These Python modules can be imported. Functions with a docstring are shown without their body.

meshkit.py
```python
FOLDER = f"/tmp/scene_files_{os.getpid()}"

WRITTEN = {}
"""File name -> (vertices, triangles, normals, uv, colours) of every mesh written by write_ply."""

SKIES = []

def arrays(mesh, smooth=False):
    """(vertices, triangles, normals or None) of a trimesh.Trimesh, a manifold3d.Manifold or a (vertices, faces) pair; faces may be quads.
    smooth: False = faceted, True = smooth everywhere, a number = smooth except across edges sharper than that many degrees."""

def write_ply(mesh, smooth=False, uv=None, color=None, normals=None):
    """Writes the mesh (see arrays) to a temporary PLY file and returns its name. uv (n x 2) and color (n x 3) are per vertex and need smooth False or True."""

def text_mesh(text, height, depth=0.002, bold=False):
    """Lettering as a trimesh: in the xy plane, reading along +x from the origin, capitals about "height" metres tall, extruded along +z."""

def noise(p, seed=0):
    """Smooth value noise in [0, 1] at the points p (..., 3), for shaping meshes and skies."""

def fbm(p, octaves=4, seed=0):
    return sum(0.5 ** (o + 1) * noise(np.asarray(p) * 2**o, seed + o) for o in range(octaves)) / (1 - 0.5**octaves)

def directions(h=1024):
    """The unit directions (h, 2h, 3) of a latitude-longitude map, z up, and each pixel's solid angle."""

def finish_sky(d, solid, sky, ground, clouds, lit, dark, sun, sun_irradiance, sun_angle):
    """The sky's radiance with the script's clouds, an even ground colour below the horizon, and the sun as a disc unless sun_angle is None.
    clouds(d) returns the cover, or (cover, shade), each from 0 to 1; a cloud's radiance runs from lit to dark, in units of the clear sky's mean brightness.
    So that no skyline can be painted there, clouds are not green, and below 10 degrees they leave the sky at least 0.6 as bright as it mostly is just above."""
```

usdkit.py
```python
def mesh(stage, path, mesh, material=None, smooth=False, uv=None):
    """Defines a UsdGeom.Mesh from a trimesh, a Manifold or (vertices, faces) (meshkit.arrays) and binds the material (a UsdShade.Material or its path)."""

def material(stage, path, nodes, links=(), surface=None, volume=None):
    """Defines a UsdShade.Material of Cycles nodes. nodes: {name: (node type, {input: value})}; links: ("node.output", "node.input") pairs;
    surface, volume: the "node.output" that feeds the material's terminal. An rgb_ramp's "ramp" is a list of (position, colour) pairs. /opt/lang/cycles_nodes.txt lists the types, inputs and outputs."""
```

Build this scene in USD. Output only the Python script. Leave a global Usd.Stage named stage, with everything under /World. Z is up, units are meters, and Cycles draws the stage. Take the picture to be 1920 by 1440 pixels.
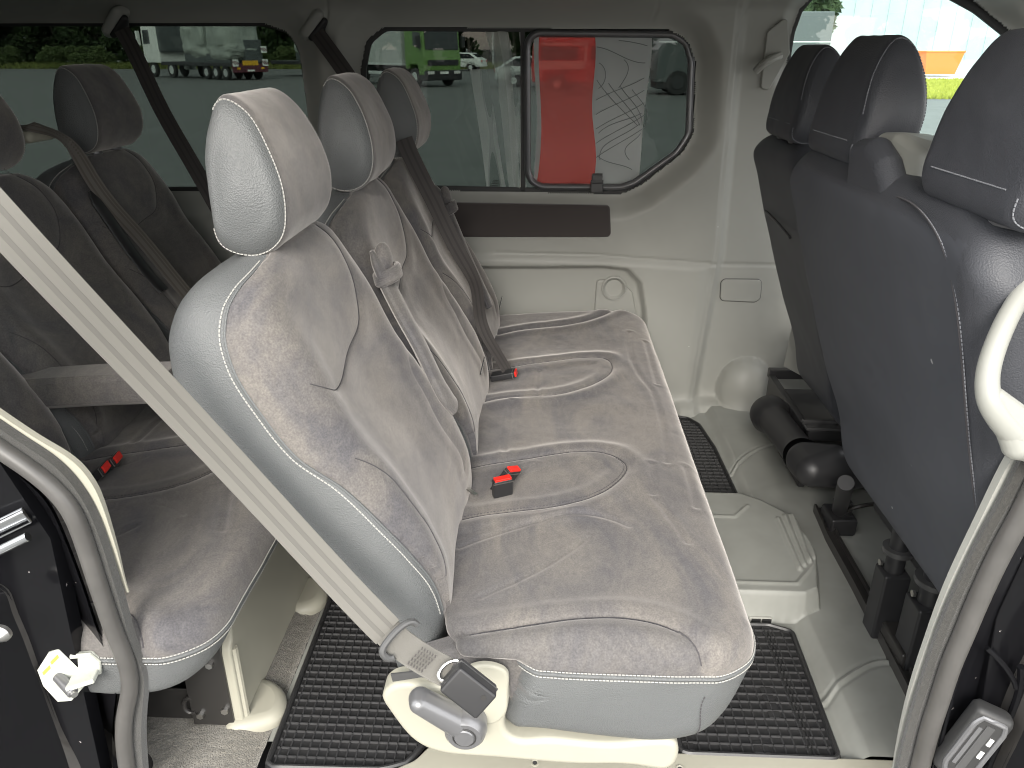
import math, random
import numpy as np, trimesh, shapely
from shapely.geometry import Polygon, LineString, Point
from scipy.spatial import cKDTree
from scipy.interpolate import PchipInterpolator, splprep, splev
from pxr import Usd, UsdGeom, UsdLux, UsdShade, Gf, Sdf
import usdkit, meshkit
rng = np.random.default_rng(7)
stage = Usd.Stage.CreateInMemory()
UsdGeom.SetStageUpAxis(stage, 'Z')
UsdGeom.SetStageMetersPerUnit(stage, 1.0)
world = UsdGeom.Xform.Define(stage, '/World')

# ------------------------------------------------------------------ camera
FPX, PITCH, YAW, EYE = 1443.0, math.radians(23.6), math.radians(2.55), np.array([0, 0, 1.3])
cf = np.array([-math.sin(YAW) * math.cos(PITCH), math.cos(YAW) * math.cos(PITCH), -math.sin(PITCH)])
cr = np.array([math.cos(YAW), math.sin(YAW), 0.0])
cu = np.cross(cr, cf)
cam = UsdGeom.Camera.Define(stage, '/World/camera')
cam.CreateHorizontalApertureAttr(36.0)
cam.CreateVerticalApertureAttr(27.0)
cam.CreateFocalLengthAttr(36.0 * FPX / 1920)
cam.CreateClippingRangeAttr(Gf.Vec2f(0.02, 2000))
cam.AddTransformOp().Set(Gf.Matrix4d(*cr, 0, *cu, 0, *(-cf), 0, *EYE, 1))
EXPOSURE = 2.55
cam.CreateExposureAttr(EXPOSURE)

# ------------------------------------------------------------------ sky and sun (bright overcast)
SUN_ELEV, SUN_AZ = math.radians(31), math.radians(184)      # azimuth = atan2(x, y): behind the photographer
sun_dir = np.array([math.cos(SUN_ELEV) * math.sin(SUN_AZ), math.cos(SUN_ELEV) * math.cos(SUN_AZ), math.sin(SUN_ELEV)])
usdkit.material(stage, '/World/Looks/sky', {
    'sky': ('sky_texture', {'sky_type': 'single_scattering', 'sun_disc': False, 'sun_elevation': SUN_ELEV, 'sun_rotation': SUN_AZ, 'aerosol_density': 3.0}),
    'tc': ('texture_coordinate', {}),
    'n': ('noise_texture', {'scale': 2.2, 'detail': 6.0, 'roughness': 0.6}),
    'r': ('rgb_ramp', {'ramp': [(0.25, (0.55, 0.55, 0.55)), (0.55, (0.97, 0.97, 0.97))]}),
    'm': ('mix', {'mix_type': 'mix', 'color2': (5.5, 5.5, 5.45)}),
    'b': ('background_shader', {'strength': 0.125})},
    [('tc.generated', 'n.vector'), ('n.fac', 'r.fac'), ('r.color', 'm.fac'), ('sky.color', 'm.color1'), ('m.color', 'b.color')], surface='b.background')
dome = UsdLux.DomeLight.Define(stage, '/World/sky')
dome.CreateIntensityAttr(1.0)
UsdShade.MaterialBindingAPI.Apply(dome.GetPrim()).Bind(UsdShade.Material.Get(stage, '/World/Looks/sky'))
dome.GetPrim().SetCustomDataByKey('kind', 'structure')
sun = UsdLux.DistantLight.Define(stage, '/World/sun')
sun.CreateNormalizeAttr(True)
sun.CreateIntensityAttr(0.22)
sun.CreateAngleAttr(25.0)
sun.CreateColorAttr(Gf.Vec3f(1.0, 0.96, 0.9))
_z = sun_dir
_x = np.cross([0, 0, 1.0], _z); _x /= np.linalg.norm(_x)
_y = np.cross(_z, _x)
sun.AddTransformOp().Set(Gf.Matrix4d(*_x, 0, *_y, 0, *_z, 0, 0, 0, 10, 1))

# ------------------------------------------------------------------ helpers
def at(u, v, x=None, y=None, z=None):
    """the point of a plane (x, y or z given) that the photograph shows at pixel (u, v) of 1920 x 1440"""
    d = cf + (u - 960) / FPX * cr + (720 - v) / FPX * cu
    t = (x - EYE[0]) / d[0] if x is not None else (y - EYE[1]) / d[1] if y is not None else (z - EYE[2]) / d[2]
    return EYE + t * d
def ats(l, **k): return np.array([at(u, v, **k) for u, v in l])

names = {}
def free(path):
    n = names.get(path, 0); names[path] = n + 1
    return path if n == 0 else f'{path}_{n:03d}'
def path_of(parent, name):
    base = '/World' if parent is None else str(parent.GetPath())
    return free(base + '/' + name)
def keys(p, label=None, cat=None, group=None, kind=None):
    for k, v in (('label', label), ('category', cat), ('group', group), ('kind', kind)):
        if v: p.SetCustomDataByKey(k, v)
    return p
def thing(name, label=None, cat=None, loc=(0, 0, 0), rz=0.0, group=None, parent=None, kind=None):
    x = UsdGeom.Xform.Define(stage, path_of(parent, name))
    if any(loc): x.AddTranslateOp().Set(Gf.Vec3d(*map(float, loc)))
    if rz: x.AddRotateZOp().Set(float(rz))
    return keys(x.GetPrim(), label, cat, group, kind)
def obj(name, mesh, mat, parent=None, smooth=30, **k):
    if isinstance(mesh, list): mesh = trimesh.util.concatenate(mesh)
    p = usdkit.mesh(stage, path_of(parent, name), mesh, '/World/Looks/' + mat, smooth=smooth)
    return keys(p.GetPrim(), **k)
def copy(root, loc, rz=0, label=None, cat=None, group=None, name=None):
    x = UsdGeom.Xform.Define(stage, path_of(None, name or root.GetName().split('_0')[0]))
    x.GetPrim().GetReferences().AddInternalReference(root.GetPath())
    x.GetPrim().SetInstanceable(True)
    x.ClearXformOpOrder()
    x.AddTranslateOp(opSuffix='place').Set(Gf.Vec3d(*map(float, loc)))
    x.AddRotateZOp(opSuffix='place').Set(float(rz))
    d = root.GetCustomData()
    return keys(x.GetPrim(), label or d.get('label'), cat or d.get('category'), group or d.get('group'))

def T(v, f): return trimesh.Trimesh(np.asarray(v, float), np.asarray(f), process=False)
def box(x0, x1, y0, y1, z0, z1, b=0.0):
    """a box, its edges chamfered by b"""
    if b <= 0:
        m = trimesh.creation.box((x1 - x0, y1 - y0, z1 - z0)); m.apply_translation(((x0 + x1) / 2, (y0 + y1) / 2, (z0 + z1) / 2)); return m
    pts = []
    for sx in (0, 1):
        for sy in (0, 1):
            for sz in (0, 1):
                c = np.array([(x0, x1)[sx], (y0, y1)[sy], (z0, z1)[sz]]); s = np.array([1 - 2 * sx, 1 - 2 * sy, 1 - 2 * sz]) * b
                pts += [c + s * (0, 1, 1), c + s * (1, 0, 1), c + s * (1, 1, 0), c + s * (.3, .3, 1), c + s * (.3, 1, .3), c + s * (1, .3, .3)]
    return trimesh.convex.convex_hull(np.array(pts))
def obox(center, ax, ay, az, sx, sy, sz, b=0.0):
    """oriented box with half sizes sx sy sz along the axes"""
    m = box(-sx, sx, -sy, sy, -sz, sz, b)
    M = np.eye(4); M[:3, 0], M[:3, 1], M[:3, 2], M[:3, 3] = unit(ax), unit(ay), unit(az), center
    m.apply_transform(M); return m
def unit(a): a = np.asarray(a, float); return a / np.linalg.norm(a)
def hullpts(p): return trimesh.convex.convex_hull(np.asarray(p, float))
def smooth_path(p, n, closed=False, s=0.0):
    p = np.asarray(p, float)
    if closed: p = np.vstack([p, p[:1]])
    k = min(3, len(p) - 1)
    tck, _ = splprep(p.T, s=s, k=k, per=closed)
    return np.array(splev(np.linspace(0, 1, n, endpoint=not closed), tck)).T
def resample(p, n, closed=False):
    p = np.asarray(p, float)
    if closed: p = np.vstack([p, p[:1]])
    d = np.r_[0, np.cumsum(np.linalg.norm(np.diff(p, axis=0), axis=1))]
    t = np.linspace(0, d[-1], n, endpoint=not closed)
    return np.stack([np.interp(t, d, c) for c in p.T], 1)
def tangents(p, closed=False):
    if closed: t = np.roll(p, -1, 0) - np.roll(p, 1, 0)
    else: t = np.gradient(p, axis=0)
    return t / np.maximum(np.linalg.norm(t, axis=1, keepdims=True), 1e-12)
def sweep(p, prof, up=None, closed=False, caps=True, scale=None):
    """a closed 2-D profile (n x 2: side, up) swept along p; up = one vector or one per point"""
    p = np.asarray(p, float); t = tangents(p, closed); n = len(p); prof = np.asarray(prof, float)
    if up is None:
        ups = np.zeros_like(p); a = np.array([0, 0, 1.0]) if abs(t[0][2]) < .9 else np.array([1.0, 0, 0])
        for i in range(n):
            a = a - t[i] * (a @ t[i]); a = a / np.linalg.norm(a); ups[i] = a
    else:
        ups = np.broadcast_to(np.asarray(up, float), p.shape).copy()
        ups = ups - t * (ups * t).sum(1, keepdims=True); ups /= np.linalg.norm(ups, axis=1, keepdims=True)
    side = np.cross(t, ups)
    sc = np.ones(n) if scale is None else np.asarray(scale, float)
    m = len(prof)
    v = (p[:, None] + sc[:, None, None] * (prof[None, :, :1] * side[:, None] + prof[None, :, 1:] * ups[:, None])).reshape(-1, 3)
    f = []
    idx = np.arange(n if closed else n - 1)
    for j in range(m):
        a, b = idx * m + j, idx * m + (j + 1) % m
        c, d = ((idx + 1) % n) * m + (j + 1) % m, ((idx + 1) % n) * m + j
        f += [np.stack([a, b, c], 1), np.stack([a, c, d], 1)]
    f = np.vstack(f)
    if caps and not closed:
        k = len(v); v = np.vstack([v, p[:1], p[-1:]])
        j = np.arange(m)
        f = np.vstack([f, np.stack([np.full(m, k), (j + 1) % m, j], 1), np.stack([np.full(m, k + 1), (n - 1) * m + j, (n - 1) * m + (j + 1) % m], 1)])
    return T(v, f[:, ::-1])
def circ(r, n=8, ry=None): a = np.arange(n) / n * 2 * math.pi; return np.stack([r * np.cos(a), (ry or r) * np.sin(a)], 1)
def tube(p, r, n=8, closed=False, **k): return sweep(p, circ(r, n), closed=closed, **k)
def ribbon(p, w, t, up, b=None): 
    b = b or t * .4
    return sweep(p, [(-w/2, -t/2 + b), (-w/2 + b, -t/2), (w/2 - b, -t/2), (w/2, -t/2 + b), (w/2, t/2 - b), (w/2 - b, t/2), (-w/2 + b, t/2), (-w/2, t/2 - b)], up=up)
def dashes(p, r, length, gap, n=5, seglen=3):
    """a stitched line: short thread pieces along p"""
    d = np.r_[0, np.cumsum(np.linalg.norm(np.diff(p, axis=0), axis=1))]
    out = []; s = 0.0
    while s + length < d[-1]:
        q = np.linspace(s, s + length, seglen)
        out.append(tube(np.stack([np.interp(q, d, c) for c in np.asarray(p).T], 1), r, n)); s += length + gap
    return trimesh.util.concatenate(out)
def cyl(a, b, r, n=20, r2=None, bev=0.0):
    a, b = np.asarray(a, float), np.asarray(b, float); L = np.linalg.norm(b - a); r2 = r if r2 is None else r2
    prof = [(0, 0), (r - bev, 0), (r, bev), (r2, L - bev), (r2 - bev, L), (0, L)] if bev else [(0, 0), (r, 0), (r2, L), (0, L)]
    m = trimesh.creation.revolve(np.array(prof), sections=n)
    M = trimesh.geometry.align_vectors([0, 0, 1], unit(b - a)); M[:3, 3] = a
    m.apply_transform(M); return m
def lathe(a, b, prof, n=28):
    """prof: (radius, fraction along a->b)"""
    a, b = np.asarray(a, float), np.asarray(b, float); L = np.linalg.norm(b - a)
    m = trimesh.creation.revolve(np.array([(r, q * L) for r, q in prof]), sections=n)
    M = trimesh.geometry.align_vectors([0, 0, 1], unit(b - a)); M[:3, 3] = a
    m.apply_transform(M); return m
def plate(poly, t, o, ax, ay, b=0.003, holes=()):
    """a flat piece of outline poly (2-D), thickness t along ax x ay, front edges rounded by b. o: origin, ax, ay: axes"""
    P = Polygon(poly, holes).buffer(0)
    if P.geom_type != 'Polygon': P = max(P.geoms, key=lambda g: g.area)
    if b > 0 and not len(holes):
        c = np.array(P.exterior.coords)[:-1]; c = resample(c, int(np.clip(P.exterior.length / max(b * .6, .0015), 24, 260)), True)
        if Polygon(c).exterior.is_ccw is False: c = c[::-1]
        nm = curve_normals(c); nm = nm + np.roll(nm, 1, 0) + np.roll(nm, -1, 0); nm /= np.linalg.norm(nm, axis=1, keepdims=True); n_ = len(c)
        rows = [np.column_stack([c, np.zeros(n_)])] + [np.column_stack([c - nm * b * (1 - math.cos(a)), np.full(n_, t - b + b * math.sin(a))]) for a in np.linspace(0, math.pi / 2, 6)]
        V = np.vstack(rows); ii = np.arange(len(rows) - 1)[:, None] * n_; jj = np.arange(n_)[None]; A, B = ii + jj, ii + (jj + 1) % n_
        F = np.concatenate([np.stack([A, B, B + n_], -1).reshape(-1, 3), np.stack([A, B + n_, A + n_], -1).reshape(-1, 3)])
        m = T(V, F); parts = [m]
        for z_, ring_, flip in ((0.0, c, True), (t, rows[-1][:, :2], False)):
            q = Polygon(ring_).buffer(0); q = max(getattr(q, 'geoms', [q]), key=lambda g: g.area)
            v2, f2 = trimesh.creation.triangulate_polygon(q, engine='earcut'); f2 = np.asarray(f2)
            e1, e2 = v2[f2[:, 1]] - v2[f2[:, 0]], v2[f2[:, 2]] - v2[f2[:, 0]]; cw = (e1[:, 0] * e2[:, 1] - e1[:, 1] * e2[:, 0]) < 0
            f2[cw] = f2[cw][:, ::-1]; parts.append(T(np.column_stack([v2, np.full(len(v2), z_)]), f2[:, ::-1] if flip else f2))
    else:
        parts = []
        for g in getattr(P, 'geoms', [P]): parts.append(trimesh.creation.extrude_polygon(g, t, engine='earcut'))
    m = trimesh.util.concatenate(parts)
    M = np.eye(4); M[:3, 0], M[:3, 1], M[:3, 2], M[:3, 3] = unit(ax), unit(ay), np.cross(unit(ax), unit(ay)), o
    m.apply_transform(M); return m
def wall_plate(px, y, t, b=0.003, round_=0.0):
    """outline given by photograph pixels on the plane y, facing the near side (-y)"""
    q = ats(px, y=y); P = Polygon(q[:, [0, 2]]).buffer(0)
    if round_: P = P.buffer(-round_).buffer(2 * round_).buffer(-round_)
    return plate(np.array(P.exterior.coords)[:-1], t, (0, y, 0), (1, 0, 0), (0, 0, 1), b)   # ax x ay = -y
def prism(profile, y0, y1, r=0.01, n=5):
    """a closed (x, z) profile carried from y0 to y1 with rounded rims"""
    P = np.asarray(profile, float); return round_extrude(resample(P, max(len(P), 60), True), y0, y1, r, n, 2)
def curve_normals(c):
    t = np.roll(c, -1, 0) - np.roll(c, 1, 0); t /= np.maximum(np.linalg.norm(t, axis=1, keepdims=True), 1e-12)
    nrm = np.stack([t[:, 1], -t[:, 0]], 1)
    a = 0.5 * np.sum(c[:, 0] * np.roll(c[:, 1], -1) - np.roll(c[:, 0], -1) * c[:, 1])
    return nrm if a > 0 else -nrm
def round_extrude(c, y0, y1, r, nr=8, ny=20, bulge=0.0, scaled=False, parts=False):
    """closed curve c (x, z) carried along y, ends rounded with radius r; parts=True also returns the ring index of each vertex row"""
    c = np.asarray(c, float); nm = curve_normals(c); m = len(c)
    th = np.linspace(0, math.pi / 2, nr + 1)
    rows = [(y0 + r * (1 - math.cos(a)), r * (1 - math.sin(a))) for a in th]      # from the rim (inset r) inwards
    mid = np.linspace(y0 + r, y1 - r, ny + 1)[1:-1]
    ys = [q[0] for q in rows] + list(mid) + [y0 + y1 - q[0] for q in rows[::-1]]
    ins = [q[1] for q in rows] + [0.0] * len(mid) + [q[1] for q in rows[::-1]]
    cen = c.mean(0)
    v = []
    for y, e in zip(ys, ins):
        q = cen + (c - cen) * (1 - e / np.linalg.norm(c - cen, axis=1).mean()) if scaled else c - nm * e
        v.append(np.column_stack([q[:, 0], np.full(m, y), q[:, 1]]))
    # caps: rings shrinking to the centre, bulged
    def cap(ring, y, s):
        out = []
        for k in range(1, 7):
            g = 1 - k / 7
            q = cen + (ring[:, [0, 2]] - cen) * g
            out.append(np.column_stack([q[:, 0], np.full(m, y - s * bulge * (1 - g * g)), q[:, 1]]))
        return out
    c0, c1 = cap(v[0], ys[0], 1), cap(v[-1], ys[-1], -1)
    allr = c0[::-1] + v + c1
    n = len(allr); V = np.vstack(allr); ii = np.arange(n - 1)[:, None] * m; jj = np.arange(m)[None]
    a, b = ii + jj, ii + (jj + 1) % m
    F = np.concatenate([np.stack([a, b, b + m], -1).reshape(-1, 3), np.stack([a, b + m, a + m], -1).reshape(-1, 3)])
    k = len(V)
    V = np.vstack([V, [[cen[0], allr[0][0, 1] - bulge * .05, cen[1]]], [[cen[0], allr[-1][0, 1] + bulge * .05, cen[1]]]])
    j = np.arange(m)
    F = np.vstack([F, np.stack([np.full(m, k), (j + 1) % m, j], 1), np.stack([np.full(m, k + 1), (n - 1) * m + j, (n - 1) * m + (j + 1) % m], 1)])
    a = 0.5 * np.sum(c[:, 0] * np.roll(c[:, 1], -1) - np.roll(c[:, 0], -1) * c[:, 1])
    # orient outwards
    M = T(V, F)
    if M.volume < 0: F = F[:, ::-1]; M = T(V, F)
    if parts: return M, m, len(c0), len(v)
    return M
def sub(M, mask):
    """the faces of M chosen by mask, with the normals of the whole"""
    f = M.faces[mask]; u, inv = np.unique(f, return_inverse=True)
    return T(M.vertices[u], inv.reshape(-1, 3))
def vnormals(M): return meshkit.arrays(M, True)[2]
def obj_n(name, M, mask, mat, parent=None, **k):
    """part of a smooth mesh: keeps the normals of the whole so that no crease shows at the boundary"""
    v, f, n = meshkit.arrays(M, True)
    f = f[mask]; u, inv = np.unique(f, return_inverse=True)
    p = usdkit.mesh(stage, path_of(parent, name), (v[u], inv.reshape(-1, 3)), '/World/Looks/' + mat, smooth=False)
    p.CreateNormalsAttr([Gf.Vec3f(*map(float, q)) for q in n[u]]); p.SetNormalsInterpolation('vertex')
    return keys(p.GetPrim(), **k)
def dist_to(lines, pts, step=0.002):
    """distance of pts (n x d) from a list of polylines"""
    q = np.vstack([resample(l, max(2, int(np.linalg.norm(np.diff(l, axis=0), axis=1).sum() / step))) for l in lines])
    return cKDTree(q).query(pts)[0]
def sstep(a, b, x): t = np.clip((x - a) / (b - a), 0, 1); return t * t * (3 - 2 * t)
def poly_sdf(poly, pts):
    """signed distance to a closed 2-D polygon, positive outside"""
    P = Polygon(poly); c = np.array(P.exterior.coords)
    d = dist_to([c], pts, .004); ins = shapely.contains_xy(P, pts[:, 0], pts[:, 1])
    return np.where(ins, -d, d)
def grid(nx, ny):
    i = np.arange((nx - 1) * (ny - 1)); r, c = i // (ny - 1), i % (ny - 1); a = r * ny + c
    return np.concatenate([np.stack([a, a + ny, a + ny + 1], 1), np.stack([a, a + ny + 1, a + 1], 1)])

# ------------------------------------------------------------------ materials
def look(name, col, rough=0.5, var=0.0, vscale=8.0, col2=None, bump=0.0, bscale=200.0, bdist=0.001, btype='noise', metallic=0.0, spec=0.5, sheen=0.0, coat=0.0, rvar=0.0, stretch=None, sheen_tint=(1, 1, 1), detail=5.0, croughness=0.08, contrast=(0.3, 0.7), specks=None):
    n = {'p': ('principled_bsdf', {'base_color': col, 'roughness': rough, 'metallic': metallic, 'specular_ior_level': spec, 'sheen_weight': sheen, 'sheen_tint': sheen_tint, 'sheen_roughness': 0.45, 'coat_weight': coat, 'coat_roughness': croughness}), 'g': ('geometry', {})}
    l = []
    src = 'g.position'
    if stretch:
        n['map'] = ('mapping', {'mapping_type': 'point', 'scale': stretch[:3], 'rotation': stretch[3:] if len(stretch) > 3 else (0, 0, 0)}); l.append(('g.position', 'map.vector')); src = 'map.vector'
    if col2 is not None:
        n['v'] = ('noise_texture', {'scale': vscale, 'detail': detail, 'roughness': 0.62, 'distortion': 0.4})
        n['r'] = ('rgb_ramp', {'ramp': [(contrast[0], col2), (contrast[1], col)]})
        l += [(src, 'v.vector'), ('v.fac', 'r.fac'), ('r.color', 'p.base_color')]
        if rvar:
            n['rr'] = ('map_range', {'from_min': 0.3, 'from_max': 0.7, 'to_min': rough - rvar, 'to_max': rough + rvar})
            l += [('v.fac', 'rr.value'), ('rr.result', 'p.roughness')]
    if bump:
        if btype == 'noise':
            n['t'] = ('noise_texture', {'scale': bscale, 'detail': 3.0, 'roughness': 0.6}); o = 't.fac'
        elif btype == 'grain':
            n['t'] = ('voronoi_texture', {'scale': bscale, 'feature': 'f1', 'randomness': 1.0}); o = 't.distance'
        l += [('g.position', 't.vector')]
        n['b'] = ('bump', {'strength': bump, 'distance': bdist}); l += [(o, 'b.height'), ('b.normal', 'p.normal')]
    if specks:                                              # sparse dust and scuffs: (colour, scale, size)
        n['sv'] = ('voronoi_texture', {'scale': specks[1], 'feature': 'f1', 'randomness': 1.0}); n['sn'] = ('noise_texture', {'scale': specks[1] * .35, 'detail': 2.0})
        n['s1'] = ('math', {'math_type': 'less_than', 'value2': specks[2]}); n['s2'] = ('math', {'math_type': 'greater_than', 'value2': 0.56}); n['s3'] = ('math', {'math_type': 'multiply'})
        n['sw'] = ('noise_texture', {'scale': specks[1] * 2.5, 'detail': 3.0}); n['sa'] = ('vector_math', {'math_type': 'multiply_add', 'vector2': (.03, .03, .03)}) if False else ('mix', {'mix_type': 'mix', 'fac': 0.012})
        n['sm'] = ('mix', {'mix_type': 'mix', 'color2': specks[0]})
        l += [('g.position', 'sw.vector'), ('g.position', 'sa.color1'), ('sw.color', 'sa.color2'), ('sa.color', 'sv.vector'), ('g.position', 'sn.vector'), ('sv.distance', 's1.value1'), ('sn.fac', 's2.value1'), ('s1.value', 's3.value1'), ('s2.value', 's3.value2'), ('s3.value', 'sm.fac')]
        if col2 is not None: l = [q for q in l if q != ('r.color', 'p.base_color')] + [('r.color', 'sm.color1')]
        else: n['sm'][1]['color1'] = col
        l.append(('sm.color', 'p.base_color'))
    usdkit.material(stage, '/World/Looks/' + name, n, l, surface='p.BSDF')

def suede(name, a, b, k=1.0):
    usdkit.material(stage, '/World/Looks/' + name, {'g': ('geometry', {}), 'm1': ('mapping', {'mapping_type': 'point', 'scale': (1.0, 0.55, 0.8), 'rotation': (0.2, 0.3, 0.5)}),
        'n1': ('noise_texture', {'scale': 5.2, 'detail': 7.0, 'roughness': 0.62, 'distortion': 1.6}), 'n2': ('noise_texture', {'scale': 330.0, 'detail': 2.0}), 'n3': ('noise_texture', {'scale': 26.0, 'detail': 4.0, 'roughness': 0.7, 'distortion': 2.5}),
        'r1': ('rgb_ramp', {'ramp': [(0.36, b), (0.60, a)]}), 'r2': ('rgb_ramp', {'ramp': [(0.3, (0.80, 0.80, 0.80)), (0.7, (1.12, 1.12, 1.12))]}), 'r3': ('rgb_ramp', {'ramp': [(0.35, (0.86, 0.86, 0.88)), (0.65, (1.06, 1.06, 1.05))]}),
        'x1': ('mix', {'mix_type': 'multiply', 'fac': 1.0}), 'x2': ('mix', {'mix_type': 'multiply', 'fac': 1.0}),
        'p': ('principled_bsdf', {'roughness': 0.92, 'specular_ior_level': 0.12, 'sheen_weight': 0.5, 'sheen_roughness': 0.4, 'sheen_tint': (1, 0.95, 0.9)}),
        'b': ('bump', {'strength': 0.35 * k, 'distance': 0.0008}), 'bn': ('noise_texture', {'scale': 900.0, 'detail': 2.0})},
        [('g.position', 'm1.vector'), ('m1.vector', 'n1.vector'), ('g.position', 'n2.vector'), ('m1.vector', 'n3.vector'), ('g.position', 'bn.vector'), ('n1.fac', 'r1.fac'), ('n2.fac', 'r2.fac'), ('n3.fac', 'r3.fac'),
         ('r1.color', 'x1.color1'), ('r2.color', 'x1.color2'), ('x1.color', 'x2.color1'), ('r3.color', 'x2.color2'), ('x2.color', 'p.base_color'), ('bn.fac', 'b.height'), ('b.normal', 'p.normal')], surface='p.BSDF')
suede('suede', (0.146, 0.135, 0.124), (0.093, 0.090, 0.094))
suede('suede_twill', (0.120, 0.113, 0.107), (0.094, 0.091, 0.094), 1.6)
look('leather_grey', (0.100, 0.104, 0.104), 0.52, col2=(0.090, 0.094, 0.095), vscale=5, bump=0.6, bscale=400, bdist=0.0014, btype='grain', spec=0.4)
look('leather_navy', (0.041, 0.043, 0.049), 0.52, col2=(0.034, 0.036, 0.042), vscale=5, bump=0.4, bscale=420, bdist=0.0012, btype='grain', spec=0.4)
look('vinyl_back', (0.053, 0.056, 0.064), 0.6, col2=(0.044, 0.047, 0.055), vscale=4, bump=0.15, bscale=900, bdist=0.0006, spec=0.35, specks=((0.30, 0.30, 0.30), 16, 0.055))
look('thread', (0.32, 0.315, 0.295), 0.8)
look('thread_blue', (0.16, 0.165, 0.18), 0.8)
look('thread_dark', (0.05, 0.047, 0.05), 0.9)
look('trim_grey', (0.298, 0.300, 0.275), 0.5, col2=(0.275, 0.277, 0.254), vscale=3.0, bump=0.12, bscale=1300, bdist=0.0005, spec=0.4, specks=((0.42, 0.42, 0.40), 11, 0.03))
look('trim_pale', (0.23, 0.232, 0.21), 0.42, bump=0.1, bscale=1300, bdist=0.0005, spec=0.45)
look('trim_cream', (0.315, 0.305, 0.250), 0.48, col2=(0.287, 0.278, 0.228), vscale=4.0, bump=0.1, bscale=1300, bdist=0.0005, spec=0.4)
look('roof_cloth', (0.50, 0.49, 0.46), 0.95, bump=0.3, bscale=900, spec=0.1)
look('floor_vinyl', (0.272, 0.278, 0.256), 0.5, col2=(0.205, 0.209, 0.192), vscale=6.0, bump=0.12, bscale=1100, bdist=0.0006, rvar=0.08, spec=0.4, contrast=(0.25, 0.75), specks=((0.40, 0.40, 0.38), 18, 0.05))
look('carpet', (0.27, 0.255, 0.22), 0.95, col2=(0.12, 0.112, 0.098), vscale=260.0, bump=1.0, bscale=330, bdist=0.006, spec=0.05, sheen=0.3)
look('arm_cloth', (0.055, 0.048, 0.046), 0.92, bump=0.3, bscale=1000, spec=0.1, sheen=0.3)
look('black_plastic', (0.016, 0.016, 0.017), 0.45, bump=0.1, bscale=900, bdist=0.0005)
look('dark_plastic', (0.05, 0.05, 0.05), 0.4, bump=0.1, bscale=900, bdist=0.0005)
look('gunmetal', (0.17, 0.17, 0.175), 0.32, metallic=0.6, bump=0.06, bscale=800, bdist=0.0004, spec=0.6)
look('rubber', (0.020, 0.020, 0.020), 0.55, bump=0.2, bscale=700, bdist=0.0008)
look('mat_rib', (0.030, 0.030, 0.031), 0.38, bump=0.2, bscale=500, bdist=0.0006)
look('mat_rubber', (0.014, 0.014, 0.015), 0.42, col2=(0.022, 0.022, 0.022), vscale=20, bump=0.2, bscale=500, bdist=0.0006)
look('seal_rubber', (0.075, 0.072, 0.068), 0.42, col2=(0.05, 0.048, 0.045), vscale=9, bump=0.12, bscale=500, bdist=0.0006)
look('seal_flock', (0.045, 0.043, 0.038), 0.9, col2=(0.02, 0.02, 0.018), vscale=300, bump=0.8, bscale=800, bdist=0.002, sheen=0.3)
look('black_paint', (0.003, 0.003, 0.0035), 0.14, spec=0.2, coat=0.04, croughness=0.04, specks=((0.22, 0.21, 0.20), 45, 0.085))
look('dust_reflection_paint', (0.040, 0.037, 0.034), 0.22, spec=0.6, coat=0.6, croughness=0.06, col2=(0.022, 0.021, 0.020), vscale=9)  # grey-brown tone paints in the flange reflections along with the dust
look('steel_black', (0.018, 0.017, 0.016), 0.35, spec=0.6, bump=0.1, bscale=300)
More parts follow.
